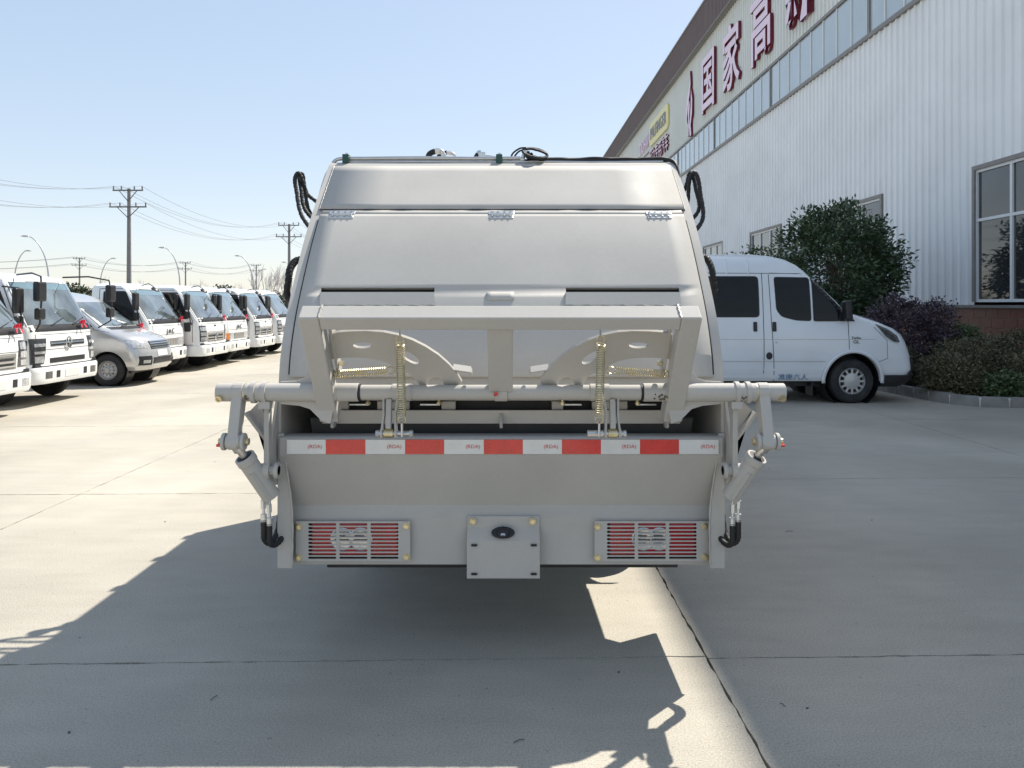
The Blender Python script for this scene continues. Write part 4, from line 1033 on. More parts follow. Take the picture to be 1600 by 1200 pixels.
# three hinges
def bolt(m, p, n, r=.007, h=.006):
    m.cyl(p, p+n*h, r, 6); m.cyl(p, p+n*h*.3, r*1.5, 10)
for u in (535, 783.5, 1029):
    c, n, d = on_cover(u, 339, .012); X_ = Vector((1, 0, 0))
    m = gm(); m.obox(c+d*.017+n*.002, X_*.066, d*.014, n*.003); m.obox(c-d*.017+n*.002, X_*.062, d*.014, n*.003); h_ = m.build('hinge', M['galv'], G, bevel=.002)
    m = gm(); m.cyl(c-X_*.052+n*.006, c+X_*.052+n*.006, .0075, 10); m.build('hinge_barrel', M['galv'], h_, smooth=40)
    for sx in (-.046, -.018, .016, .046):
        for sd_ in (-.018, .018):
            q = gm(); bolt(q, c+X_*sx+d*sd_+n*.005, n, .0052, .006); q.build('bolt', M['steel'], h_, smooth=40)
# two louvre vents and small plate
for (u0, u1) in ((502, 679), (884, 1061)):
    a, n, d = on_cover(u0, 451.5, .016); b, n2, d2 = on_cover(u1, 451.5, .016); c, n3, d3 = on_cover(u0, 462.5, .016); e, _, _ = on_cover(u1, 462.5, .016)
    t0, n, d = on_cover(u0, 461.5, .021); t1, _, _ = on_cover(u1, 461.5, .021); l0, _, _ = on_cover(u0-1, 480, .016); l1, _, _ = on_cover(u1+2, 480, .016)
    m = gm(); m.add([t0, t1, l1, l0], [(0, 1, 2, 3)]); m.build('vent_flap', M['silver'], hc, solid=.004)
    m = gm()
    for A, B in ((t0, l0), (t1, l1)):
        base = A - n*.012; m.add([A, B, base], [(0, 1, 2)])
    m.build('vent_cheek', M['silver'], hc, solid=.004)
    m = gm(); pts = [l0.lerp(l1, i/24)+Vector((0, -.004, .003*math.sin(i*1.7))) for i in range(25)]; m.tube(pts, .0035, 5); m.build('weld_seam', M['weld'], hc)
strip(761, 803, 459.5, 472, .012, 'small_plate', M['silver'], hc, k=2, solid=.006)

# hopper back: lip, sloping belly, vertical lamp panel
hp = [(3.50, 1.012), (3.385, 1.018), (3.368, 1.014), (3.366, .936), (3.478, .690), (3.452, .640), (3.448, .432), (3.52, .432)]
HI = HW-.014
m = gm(); m.sheet([[(XC-HI, y, z), (XC, y, z), (XC+HI, y, z)] for y, z in hp]); belly = m.build('hopper_back', M['silver'], G, solid=.006, bevel=.004, soff=1)
m = gm()
m.sheet([[(XC-.93, 3.53, 1.0), (XC+.93, 3.53, 1.0)], [(XC-.93, 3.60, .75), (XC+.93, 3.60, .75)], [(XC-.93, 3.95, .62), (XC+.93, 3.95, .62)], [(XC-.93, 4.25, .95), (XC+.93, 4.25, .95)], [(XC-.93, 4.3, 1.6), (XC+.93, 4.3, 1.6)]])
m.build('hopper_tray', M['inner'], G, smooth=50)
m = gm(); m.sheet([[(XC-.90, 3.72, .86), (XC+.90, 3.72, .86)], [(XC-.90, 3.62, 1.06), (XC+.90, 3.62, 1.06)]]); m.build('packer_blade', M['inner'], G, solid=.01)
# packer cross plate above the lip, with ribs and slotted beam
z0, z1 = W(0, 662, 3.46).z, W(0, 641, 3.46).z
m = gm(); m.box(XC-.805, XC+.805, 3.46, 3.475, z0, z1); pp = m.build('cross_plate', M['silver'], G, bevel=.002)
for u in (520, 783, 1042):
    x = (u-U0)*3.42/F; m = gm(); m.prism([(3.46, z0-.012), (3.46, z1-.012), (3.40, z0+.002), (3.41, z0-.012)], lambda y, z: (x-.006, y, z), (.012, 0, 0)); m.build('rib', M['silver'], pp)
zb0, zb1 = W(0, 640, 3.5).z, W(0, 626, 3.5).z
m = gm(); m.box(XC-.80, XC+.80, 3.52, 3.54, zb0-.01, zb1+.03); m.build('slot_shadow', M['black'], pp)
for (u0, u1) in ((500, 545), (590, 640), (690, 712), (862, 880), (925, 980), (1040, 1062)):
    m = gm(); m.box((u0-U0)*3.49/F, (u1-U0)*3.49/F, 3.48, 3.512, zb0+.002, zb1); m.build('beam_block', M['silver'], pp, bevel=.003)
m = gm(); m.box(XC-.80, XC+.80, 3.485, 3.515, zb1+.002, zb1+.028); m.build('beam', M['silver'], pp, bevel=.003)
for u in (561, 672, 893, 1010):
    m = gm(); p = W(u, 632, 3.475); m.box(p.x-.045, p.x+.045, p.y, p.y+.02, p.z-.004, p.z+.002); m.build('latch_strip', M['galv'], pp)
    m = gm(); q = W(u+(14 if u < 783 else -14), 628, 3.46); m.lathe(q, (0, 0, 1), [(-.012, .012), (.0, .012), (.002, .007), (.012, .006)], 6); m.build('grease_nipple', M['zinc'], pp)
# retro tape
edges = [448, 509, 571, 633, 694, 756, 817, 878, 939, 1000, 1061, 1123]
yt = 3.3575
for i, (a, b) in enumerate(zip(edges[:-1], edges[1:])):
    m = gm(); m.box((a-U0)*yt/F, (b-U0)*yt/F-.0004, yt, yt+.002, W(0, 709.5, yt).z, W(0, 687, yt).z)
    tp = m.build('tape', M['red'] if i % 2 else M['whitetape'], belly)
    if i % 2 == 0:
        p = W(b-17, 698, yt-.0015); me = text_mesh('(RDA)', .022, .0006, p-GO, (1, 0, 0), (0, 0, 1), 1.1); finish('tape_mark', me, M['redink'], tp)

# tail lamp guards
def hexbolt(parent, u, v, Y, r=.011):
    p = W(u, v, Y); m = gm(); m.cyl(p, p+Vector((0, -.004, 0)), r*1.35, 14); m.cyl(p+Vector((0, -.004, 0)), p+Vector((0, -.013, 0)), r, 6); m.build('bolt', M['zinc'], parent, bevel=.001)
for (u0, u1) in ((462, 641), (929, 1107)):
    Y = 3.425; v0, v1 = 814.5, 877
    X = lambda t: ((u0+(u1-u0)*t)-U0)*Y/F
    Z = lambda v: H-(v-V0)*Y/F
    xs = [0, .108, .355, .380, .627, .652, .898, 1]
    rows_v = [819.5+5.8*k for k in range(10)]
    m = gm(); T0, T1 = Y, Y+.005
    for a, b in ((0, 1), (2, 3), (4, 5), (6, 7)): m.box(X(xs[a]), X(xs[b]), T0, T1, Z(v1), Z(v0))
    for a, b in ((1, 2), (3, 4), (5, 6)):
        prev = v0
        for rv in rows_v + [None]:
            end = v1 if rv is None else rv-1.95
            m.box(X(xs[a]), X(xs[b]), T0+.0002, T1-.0002, Z(end), Z(prev)); prev = None if rv is None else rv+1.95
    gd = m.build('lamp_guard', M['silver'], G)
    m = gm()                                 # rounded slot ends
    for a, b in ((1, 2), (3, 4), (5, 6)):
        for rv in rows_v:
            for k, sg in ((a, 1), (b, -1)):
                h_ = 1.95*Y/F; x = X(xs[k]); zc = Z(rv)
                for sz in (-1, 1): m.prism([(x, zc+sz*h_), (x+sg*h_, zc+sz*h_), (x+sg*h_*.4, zc+sz*h_*.72), (x, zc)], lambda p, q: (p, T0+.0004, q), (0, .004, 0))
    m.build('slot_end', M['silver'], gd)
    for u, v in ((u0+4.5, 823), (u1-6, 822), (u0+4.5, 871), (u1-6, 870)): hexbolt(gd, u, v, Y)
    m = gm(); m.box(X(.095), X(.91), 3.4425, 3.447, Z(874.5), Z(817)); m.build('lamp_dark_back', M['black'], gd)  # flat black plate stands in for the dark recess behind the lamp
    tl = gm(); tl.box(X(.135), X(.365), 3.434, 3.442, Z(868), Z(819)); tl.box(X(.37), X(.64), 3.434, 3.442, Z(868), Z(819)); tl.box(X(.645), X(.885), 3.434, 3.442, Z(868), Z(819))
    lamp = tl.build('tail_lamp', M['redlens'], G, bevel=.004)
    for cx, rd in ((.40 if u0 < 700 else .43, .052), (.565 if u0 < 700 else .57, .052)):
        q = gm(); q.lathe(Vector((X(cx), 3.434, Z(843))), (0, -1, 0), [(0, rd), (.003, rd), (.005, rd*.9), (.0035, rd*.82), (.005, 0)], 28); q.build('reversing_lens', M['clear'], lamp, smooth=40)
        q = gm(); q.box(X(cx)-rd*.6, X(cx)+rd*.6, 3.4275, 3.4285, Z(846), Z(843)); q.box(X(cx)-rd*.5, X(cx)+rd*.3, 3.4275, 3.4285, Z(840), Z(837)); q.build('lens_rib', M['chassis'], lamp)
# number plate bracket with plate lamp
m = gm(); x0, x1 = (730-U0)*3.43/F, (843.5-U0)*3.40/F
pb = [(3.440, .651), (3.438, .602), (3.398, .553), (3.395, .388)]
m.sheet([[(x0, y, z), ((x0+x1)/2, y, z), (x1, y, z)] for y, z in pb]); br = m.build('plate_bracket', M['silver'], G, solid=.005, bevel=.002, soff=1)
hexbolt(br, 739, 814.5, 3.43); hexbolt(br, 832, 814.5, 3.43)
for u, v in ((741, 852), (834, 852), (741, 897), (834, 897)):
    p = W(u, v, 3.389); m = gm(); m.prism(rrect(p.x-.014, p.x+.014, p.z-.005, p.z+.005, .0048), lambda a, b: (a, 3.3875, b), (0, .002, 0)); m.build('plate_slot', M['black'], br)
c = W(786, 833, 3.413); n = Vector((0, -.775, .632)).normalized(); up = Vector((0, .632, .775)).normalized()
m = gm(); m.prism(ellipse(0, 0, .052, .027, n=24), lambda a, b: c+Vector((a, 0, 0))+up*b, n*.012); pl_ = m.build('plate_lamp', M['bplast'], G, bevel=.004)
m = gm(); m.lathe(c+n*.012-up*.003, n, [(0, .026), (.012, .024), (.016, .015), (.017, 0)], 20); m.build('lamp_cap', M['bplast'], pl_, smooth=40)
m = gm(); m.lathe(c+n*.014-up*.016, (0, -.75, -.66), [(0, .017), (.008, .014), (.010, 0)], 16); m.build('lamp_lens', M['clear'], pl_, smooth=40)
m = gm(); m.box((512-U0)*3.62/F, (1058-U0)*3.62/F, 3.60, 3.68, .365, .425); m.build('underrun_bar', M['chassis'], G, bevel=.006)

# bin-lift shaft
SY, SZ = 3.25, W(0, 613, 3.25).z
def D(u, Y=SY): return (782-u)*Y/F            # distance from the centre line
m = gm(); L0 = D(340)
m.cyl((XC-D(560), SY, SZ), (XC+D(560), SY, SZ), .0315, 28); shaft = m.build('lift_shaft', M['silver'], G, smooth=40)
for s in (-1, 1):
    m = gm(); m.cyl((XC+s*D(528), SY, SZ), (XC+s*(L0), SY, SZ), .0385, 28); m.lathe((XC+s*D(560), SY, SZ), (s, 0, 0), [(0, .0345), (0, .0385), (D(528)-D(560), .0385)], 28); m.build('shaft_sleeve', M['silver'], shaft, smooth=40, bevel=.002)
    m = gm(); m.lathe((XC+s*D(564), SY, SZ), (s, 0, 0), [(0, .0315), (.0, .034), (.010, .034), (.010, .0315)], 28); m.build('shaft_gap', M['black'], shaft)
    m = gm(); m.lathe((XC+s*D(628), SY, SZ), (s, 0, 0), [(-.04, .031), (-.04, .036), (.04, .036), (.04, .031)], 28); m.build('collar', M['silver'], shaft, smooth=40)
    for u, rr in ((397, .046), (414, .046)):
        m = gm(); m.lathe((XC+s*D(u), SY, SZ), (s, 0, 0), [(-.010, .038), (-.009, rr), (.009, rr), (.010, .038)], 28); m.build('shaft_flange', M['silver'], shaft, smooth=40)
    m = gm(); m.lathe((XC+s*D(384), SY, SZ), (s, 0, 0), [(-.002, .038), (-.002, .0395), (.002, .0395), (.002, .038)], 28); m.build('shaft_gap', M['zinc'], shaft)
    m = gm(); m.lathe((XC+s*(L0-.018), SY-.032, SZ-.020), (0, -1, -.35), [(0, .014), (.014, .014), (.014, .008), (.009, .007), (.009, 0)], 16); m.build('end_bolt', M['zinc'], shaft, smooth=40)
    # scalloped gusset behind the arm
    gp = [(438, 596), (462, 595), (474, 591), (482, 581), (490, 574), (500, 572), (516, 575), (524, 625), (516, 662), (502, 657), (492, 647), (484, 639), (468, 634), (438, 631)]
    m = gm(); m.prism([(D(u, 3.262), W(0, v, 3.262).z) for u, v in gp], lambda a, b: (XC+s*a, 3.256, b), (0, .012, 0)); m.build('shaft_gusset', M['silver'], G, bevel=.002)
m = gm(); m.lathe((XC, SY, SZ), (1, 0, 0), [(-.025, .031), (-.025, .0375), (.028, .0375), (.028, .031)], 28); m.obox((XC, SY-.012, SZ+.04), (.026, 0, 0), (0, .02, 0), (0, 0, .014)); cc_ = m.build('centre_collar', M['silver'], G, smooth=40, bevel=.002)
m = gm(); q = W(774, 617, SY-.038); m.cyl(q+Vector((0, .01, 0)), q+Vector((.004, -.016, .006)), .008, 12); m.build('grease_cap', M['tagred'], cc_, smooth=40)

rg = random.Random(8); gs = gm()
for uc in (1028, 1034, 548, 395, 1160):
    for _ in range(6):
        a_ = rg.uniform(-2.4, -.9); x = (uc+rg.uniform(-8, 8)-U0)*SY/F; rad = .039 if abs(uc-782) > 240 else .0322
        c_ = Vector((x, SY-rad*math.cos(a_+1.6), SZ+rad*math.sin(a_+1.2)*.8))
        gs.lathe(c_, (0, c_.y-SY, c_.z-SZ), [(-.004, .003), (.0, rg.uniform(.003, .007)), (.0012, .002), (.0014, 0)], 7)
tag(gs.build('grease_spots', M['grease'], shaft), kind='stuff')
# tilting lift frame: arms, cross bar, centre post (square tubes leaning toward the rear)
A = Vector((0, -.61, .79)).normalized(); N_ = Vector((0, -A.z, A.y)); N_ = Vector((0, -.79, -.61)).normalized()   # N_: outward normal of the rear face
B0 = Vector((0, 3.300, 1.092)); LEN = .573
Xv = Vector((1, 0, 0))
fr = []
for s in (-1, 1):
    c = B0 + A*LEN/2 - N_*.040 + Vector((XC+s*.737, 0, 0))
    m = gm(); m.obox(c, Xv*.040, N_*.040, A*LEN/2); fr.append(m.build('lift_arm', M['silver'], G, bevel=.006))
    m = gm(); e = B0 + A*LEN + Vector((XC+s*.696, 0, 0)); pts = [e - N_*.08*i/10 + A*.002 + Vector((.0015*math.sin(i*2), 0, 0)) for i in range(11)]; m.tube(pts, .005, 6); m.build('weld_seam', M['weld'], fr[-1])
m = gm(); m.obox(B0 + A*(LEN-.030) - N_*.040 + Vector((XC, 0, 0)), Xv*.6965, N_*.0398, A*.0298); cb = m.build('cross_bar', M['silver'], G, bevel=.005)
m = gm(); m.obox(B0 + A*((LEN-.06)+.165)/2 - N_*.046 + Vector((XC, 0, 0)), Xv*.0505, N_*.030, A*((LEN-.06)-.165)/2); m.build('centre_post', M['silver'], G, bevel=.005)
# curved hook plates with oval holes
pp0 = B0 - N_*.085
def hk(s): return lambda u, v: (lambda q: Vector((XC + s*-(q.x-XC), q.y, q.z)))(ray_plane(u, v, pp0, N_))
outer = [(514, 521), (530, 517.5), (550, 516), (575, 515.5), (600, 517.5), (622, 522), (645, 530), (665, 540), (685, 553), (702, 568), (714, 582), (722, 595), (718, 600), (694, 600), (692, 593), (686, 589), (678, 588), (671, 591), (668, 597), (668, 600), (656, 600), (650, 591), (642, 584), (632, 578), (623, 575), (622, 583), (613, 583), (613, 569), (600, 563), (582, 559), (560, 557), (535, 557.5), (516, 560)]
for s in (-1, 1):
    fn = hk(s)
    m = holed(outer, [ellipse(567, 538, 15, 4.6), ellipse(641, 557, 17, 6.5, .55)], fn); m.off = GO
    o = m.build('hook_plate', M['silver'], G)
    md = o.modifiers.new('thick', 'SOLIDIFY'); md.thickness = .014; md.offset = 0
    # stop bracket at the inner end
    a, b = fn(708, 577), fn(736, 581)
    m = gm(); m.obox((a+b)/2 - N_*.012, (b-a)/2, N_*.018, A*.004); m.obox(b - N_*.012 - A*.014, Xv*.004, N_*.014, A*.012); m.build('stop_bracket', M['silver'], o)
    # side plate joining the arm and the hook
    m = gm(); m.obox(B0 + A*.36 - N_*.10 + Vector((XC+s*.682, 0, 0)), Xv*.006, N_*.028, A*.16); m.build('arm_web', M['silver'], G, bevel=.002)
    for k in (.26, .34): q = gm(); p = B0 + A*k - N_*.09 + Vector((XC+s*.674, 0, 0)); q.cyl(p, p-Xv*s*.018, .011, 6); q.build('bolt', M['zinc'], G)
    # springs
def spring(p0, p1, R_, turns, r_, name, hook=True):
    p0, p1 = Vector(p0), Vector(p1); t = (p1-p0); Ln = t.length; t.normalize(); a = t.orthogonal().normalized(); b = t.cross(a)
    n = turns*10; m = gm()
    pts = [p0 + t*Ln*i/n + (a*math.cos(2*math.pi*i/10) + b*math.sin(2*math.pi*i/10))*R_ for i in range(n+1)]
    m.tube(pts, r_, 5); o = m.build(name, M['zinc'], G, smooth=60)
    if hook:
        for p, dr in ((p0, -t), (p1, t)):
            q = gm(); c = p + dr*R_*1.0; q.tube([c + (dr*math.cos(g_) + Xv*math.sin(g_)*1.0)*R_*.95 if abs(dr.x) < .5 else c + (dr*math.cos(g_) + Vector((0, 0, 1))*math.sin(g_))*R_*.95 for g_ in lin(R(-140), R(140), 12)], r_, 5); q.build('spring_hook', M['zinc'], o, smooth=60)
    return o
for s in (-1, 1):
    def S(u, v, Y): q = P(u, v, Y); return Vector((XC + s*-(q.x-XC), q.y, q.z))   # left-side pixel, mirrored for s=+1
    pa, pb_ = S(625, 537, 3.06), S(628, 650, 3.155)
    spring(pa, pb_, .0165, 32, .0026, 'spring')
    m = gm(); m.cyl(pa+Vector((0, 0, .028)), pa+Vector((0, .02, .075)), .005, 8); m.build('spring_rod', M['galv'], G, smooth=40); m = gm(); m.cyl(pb_+Vector((0, 0, -.03)), pb_+Vector((0, .005, -.085)), .005, 8); m.build('spring_rod', M['galv'], G, smooth=40)
    spring(S(512, 585, 3.21), S(604, 579, 3.21), .0155, 27, .0026, 'spring')
    # link levers below the shaft
    x = (S(609, 640, 3.22)).x; zp = W(0, 677, 3.2).z
    lk = gm(); lk.bar((x-s*-.004, 3.235, SZ-.03), (x, 3.185, zp+.02), .022, .030, (0, 1, 0)); L1 = lk.build('link_lever', M['silver'], G, bevel=.003)
    for dx in (-.026, .026):
        q = gm(); q.bar((x+dx*1.1, 3.25, SZ-.025), (x+dx*.9, 3.22, SZ-.09), .008, .032, (0, 1, 0)); q.bar((x+dx*.9, 3.22, SZ-.085), (x+dx*1.15, 3.195, zp), .008, .03, (0, 1, 0)); q.cyl((x+dx*1.15-.005, 3.195, zp), (x+dx*1.15+.005, 3.195, zp), .020, 16); q.build('link_plate', M['silver'], L1, smooth=40)
    q = gm(); q.cyl((x-.050, 3.195, zp), (x+.095 if s < 0 else x+.050, 3.195, zp), .011, 12); q.cyl((x-.054 if s < 0 else x-.105, 3.195, zp), (x-.040, 3.195, zp), .014, 8); q.cyl((x+.085 if s < 0 else x+.045, 3.195, zp), (x+.10 if s < 0 else x+.056, 3.195, zp), .014, 8); q.build('link_pin', M['steel'], L1, smooth=40)
    q = gm(); q.cyl((x-.018, 3.195, zp), (x+.018, 3.195, zp), .019, 16); q.build('link_bush', M['zinc'], L1, smooth=40)

    # shaft end: crank, lift cylinder, support bracket
    dx = D(370, 3.22); xk = XC+s*dx; pin = Vector((xk, 3.185, W(0, 690, 3.185).z))
    m = gm()
    hull_ = [(SY+.042*math.cos(a), SZ+.042*math.sin(a)) for a in lin(R(20), R(200), 10)] + [(pin.y+.034*math.cos(a), pin.z+.034*math.sin(a)) for a in lin(R(200), R(380), 10)]
    m.prism(hull_, lambda y, z: (xk-.022, y, z), (.044, 0, 0)); ck = m.build('crank', M['silver'], G, bevel=.003)
    for o_, rr, w_ in ((-.040, .036, .007), (.040, .036, .007), (.0, .030, .030)):
        m = gm(); m.cyl(pin+Xv*(o_-w_), pin+Xv*(o_+w_), rr, 20); m.build('crank_fork', M['silver'], ck, smooth=40, bevel=.002)
    m = gm(); m.cyl(pin-Xv*.062, pin+Xv*.062, .015, 14); m.build('crank_pin', M['zinc'], ck, smooth=40)
    m = gm(); q = pin + Xv*s*.046 + Vector((0, -.022, -.012)); m.cyl(q, q+Xv*s*.018, .006, 10); m.build('grease_cap', M['tagred'], ck)
    cy_e = Vector((XC+s*.985, 3.30, W(0, 775, 3.3).z)); dr = (cy_e-pin).normalized()
    m = gm(); m.cyl(pin, pin+dr*.11, .017, 16); m.cyl(pin-dr*.0, pin+dr*.045, .026, 16); rod = m.build('piston_rod', M['steel'], G, smooth=40)
    m = gm(); st = pin+dr*.085; m.cyl(st, cy_e, .039, 24); m.lathe(st, dr, [(-.004, .02), (-.004, .043), (.028, .043), (.03, .039)], 24); cyl_ = m.build('lift_cylinder', M['silver'], G, smooth=40, bevel=.002)
    m = gm(); m.lathe(st, -dr, [(.004, .034), (.0055, .022), (.0055, .018)], 20); m.build('rod_seal', M['black'], cyl_)
    m = gm(); m.bar(st+dr*.08+Vector((0, -.04, 0)), cy_e+Vector((0, -.04, 0)), .02, .016); m.build('cylinder_rib', M['silver'], cyl_)
    xb = XC+s*D(417, 3.27); zl = W(0, 735, 3.27).z
    m = gm(); m.box(xb-.011-.0, xb+.011, 3.255, 3.30, zl, SZ-.03); m.cyl((xb-.014, 3.27, zl), (xb+.014, 3.27, zl), .036, 20); sb_ = m.build('support_bar', M['silver'], G, smooth=40, bevel=.003)
    m = gm(); m.box(xb-.024, xb+.024, 3.225, 3.29, SZ-.068, SZ-.036); m.build('support_block', M['silver'], sb_, bevel=.002)
    m = gm(); m.cyl((xb-s*.05, 3.27, zl), (xb+s*.026, 3.27, zl), .020, 16); m.cyl((xb+s*.015, 3.27, zl), (xb+s*.026, 3.27, zl), .030, 18); m.cyl((xb-s*.05, 3.27, zl), (xb-s*.035, 3.27, zl), .034, 18); m.build('support_pin', M['silver'], sb_, smooth=40)
    m = gm(); q = Vector((xb+s*.03, 3.262, zl)); m.cyl(q, q+Xv*s*.018, .006, 10); m.build('grease_cap', M['tagred'], sb_)
    m = gm(); m.prism([(1.045, SZ-.04), (1.015, SZ-.05), (1.0, .83), (1.005, 1.0), (1.10, 1.12), (1.095, 1.135)], lambda a, b: (XC+s*a, 3.36, b), (0, .010, 0)); m.build('brace_web', M['silver'], G)
    m = gm(); m.bar((XC+s*1.105, 3.345, 1.13), (XC+s*.992, 3.345, .98), .055, .012, (0, 0, 1)); m.build('brace_strap', M['silver'], G)
    m = gm(); m.prism([(3.40, 1.18), (3.32, 1.02), (3.30, .86), (3.40, .80), (3.55, .95), (3.55, 1.18)], lambda y, z: (XC+s*(HW+.001), y, z), (s*.012, 0, 0)); m.build('pivot_plate', M['silver'], G, bevel=.002)
    m = gm(); m.prism([(.995, .90), (1.02, .90), (1.035, .84), (1.02, .76), (.995, .72)], lambda a, b: (XC+s*a, 3.30, b), (0, .012, 0)); m.build('hanger_plate', M['silver'], G)
    # fittings and hoses
    for k, (du, dv) in enumerate(((0, 0), (9, 6))):
        p0 = S(411+du, 772+dv, 3.31); p1 = S(412+du, 800+dv, 3.31)
        m = gm(); m.cyl(p0, p0.lerp(p1, .4), .009, 8); m.cyl(p0.lerp(p1, .35), p0.lerp(p1, .8), .0125, 6); m.cyl(p0.lerp(p1, .8), p1+Vector((0, 0, -.03)), .0075, 8); f_ = m.build('hose_fitting', M['galv'], G, smooth=40)
        bt = p1+Vector((0, 0, -.02)); pts = catmull([bt, bt+Vector((0, 0, -.05)), bt+Vector((-s*-.0+ -s*.0, .01, -.10)), bt+Vector((-s*.016, .04, -.125+.01*k)), bt+Vector((-s*.032, .09, -.09)), bt+Vector((-s*.035, .14, .0)), bt+Vector((-s*.035, .25, .05))], 8)
        m = gm(); m.tube(pts, lambda i: .0125+.0012*math.sin(i*2.4), 10); m.build('hose', M['black'], G, smooth=60)
        m = gm(); m.cyl(bt+Vector((0, 0, .012)), bt+Vector((0, 0, -.02)), .0135, 10); m.build('hose_sleeve', M['galv'], G, smooth=40)
# side hoses: spiral-wrapped loops standing off the tailgate
def wrapped(pts, r_, name='hose', k=14):
    p = catmull(pts, k); m = gm(); m.tube(p, lambda i: r_*(1.0 if (i % 4) < 2 else .86), 10); o = m.build(name, M['black'], G)
    q = gm()
    for i in range(2, len(p)-2, 4):
        t = (p[i+1]-p[i-1]).normalized(); q.lathe(p[i], t, [(-.002, r_*.9), (-.0015, r_*1.05), (.0015, r_*1.05), (.002, r_*.9)], 10)
    w_ = tag(q.build('spiral_wrap', M['bplast'], o, smooth=60), kind='stuff')
    return o
def sq(uvY): return [P(u, v, Y) for u, v, Y in uvY]
def side_hose(s, uvY, r_, z0, z1, y0=4.60, y1=4.86):     # both ends are plugged into the side wall of the tailgate
    e0, e1 = Vector((XC+s*(HW+.002), y0, z0)), Vector((XC+s*(HW+.002), y1, z1))
    out = Vector((s*.07, 0, .02)); wrapped([e0, e0+out] + sq(uvY) + [e1+out, e1], r_)
    for e in (e0, e1): m = gm(); m.cyl(e-Xv*s*.004, e+Xv*s*.03, r_*1.5, 8); m.build('hose_port', M['galv'], G, smooth=40)
side_hose(-1, [(473, 340, 4.70), (463, 297, 4.78), (461, 279, 4.80), (467, 271, 4.82), (475, 290, 4.84), (486, 335, 4.86)], .0135, 1.94, 2.08)
side_hose(-1, [(478, 330, 4.76), (470, 294, 4.82), (468, 278, 4.86), (473, 273, 4.88), (482, 305, 4.90)], .0125, 2.02, 2.16, 4.70, 4.84)
side_hose(1, [(1097, 345, 4.70), (1094, 300, 4.78), (1090, 277, 4.80), (1084, 270, 4.82), (1077, 284, 4.84), (1072, 325, 4.86)], .0135, 1.94, 2.08)
side_hose(1, [(1091, 330, 4.76), (1087, 295, 4.82), (1083, 276, 4.86), (1077, 271, 4.88), (1070, 295, 4.90)], .0125, 2.02, 2.16, 4.70, 4.84)
side_hose(-1, [(453, 468, 4.7), (451, 435, 4.7), (456, 415, 4.75), (472, 405, 4.8)], .023, 1.60, 1.86)
side_hose(1, [(1112, 466, 4.7), (1114, 432, 4.7), (1108, 410, 4.75), (1096, 402, 4.8)], .020, 1.60, 1.86)
# small side lamp box on the right
m = gm(); p = P(1131, 545, 3.9); m.box(XC+HW+.002, XC+HW+.035, 3.86, 3.93, p.z-.10, p.z+.09); sl = m.build('side_lamp', M['bplast'], G, bevel=.006)
# top pipes, clamps, fittings and cables
zt = P(0, 250.5, 4.42).z
def top_pipe(dy, dz, r_, mat, x0, x1, name='pipe', down=True):
    pts = [(XC-HW-.006, 4.12, 2.12), (XC-HW-.006, 4.30, 2.30), (XC-HW+.0, 4.40+dy, zt-.05), (XC-HW+.025, 4.42+dy, zt-.012+dz), (XC-HW+.08, 4.42+dy, zt+dz)] if down else [(x0, 4.42+dy, zt+dz)]
    pts = catmull(pts, 6) if down else pts
    pts = list(pts) + [Vector((x, 4.42+dy, zt+dz+.0015*math.sin(x*9))) for x in lin(XC-HW+.12 if down else x0+.05, x1, 20)]
    m = gm(); m.tube(pts, r_, 10); return m.build(name, mat, G, smooth=60)
top_pipe(0, .012, .011, M['steel'], 0, XC+.1); top_pipe(.0, -.010, .009, M['steel'], XC-.9, XC+.92, down=False); top_pipe(.04, .004, .010, M['steel'], XC-.9, XC+.9, down=False)
for u in (541, 780):
    p = P(u, 250, 4.41); m = gm(); m.box(p.x-.018, p.x+.018, 4.385, 4.46, p.z-.022, p.z+.03); c_ = m.build('pipe_clamp', M['green'], G, bevel=.003)
    m = gm(); m.cyl((p.x, 4.42, p.z+.03), (p.x, 4.42, p.z+.042), .008, 6); m.build('bolt', M['galv'], c_)
for pts, r_ in (([(668, 250, 4.5), (671, 241, 4.5), (680, 236.5, 4.5), (690, 237, 4.5), (694, 246, 4.5)], .017), ([(682, 250, 4.55), (688, 242, 4.55), (698, 238.5, 4.55), (708, 241, 4.55), (711, 248, 4.55)], .013), ([(742, 250, 4.5), (747, 241, 4.5), (752, 237, 4.5)], .016)):
    m = gm(); q = catmull(sq(pts), 6); k = len(q)//2; m.tube(q[:k+1], r_, 8); m.build('hose', M['black'], G, smooth=60)
    m = gm(); m.tube(q[k:], r_*.8, 8); m.cyl(q[k], q[min(k+4, len(q)-1)], r_*1.05, 6); m.build('hose_fitting', M['galv'], G, smooth=40)
m = gm(); p = P(753, 243, 4.5); m.box(p.x-.02, p.x+.02, 4.48, 4.53, p.z-.03, p.z+.018); m.cyl((p.x-.01, 4.5, p.z+.0), (p.x+.13, 4.5, p.z-.02), .012, 8); m.build('valve_block', M['galv'], G, bevel=.004)
m = gm(); p = P(808, 249, 4.43)
m.cyl(p-Vector((.03, 0, 0)), p+Vector((.04, 0, 0)), .013, 6); m.cyl(p+Vector((.03, 0, 0)), p+Vector((.05, 0, .05)), .012, 8); m.build('pipe_union', M['galv'], G, smooth=40)
rc = random.Random(4); m = gm()
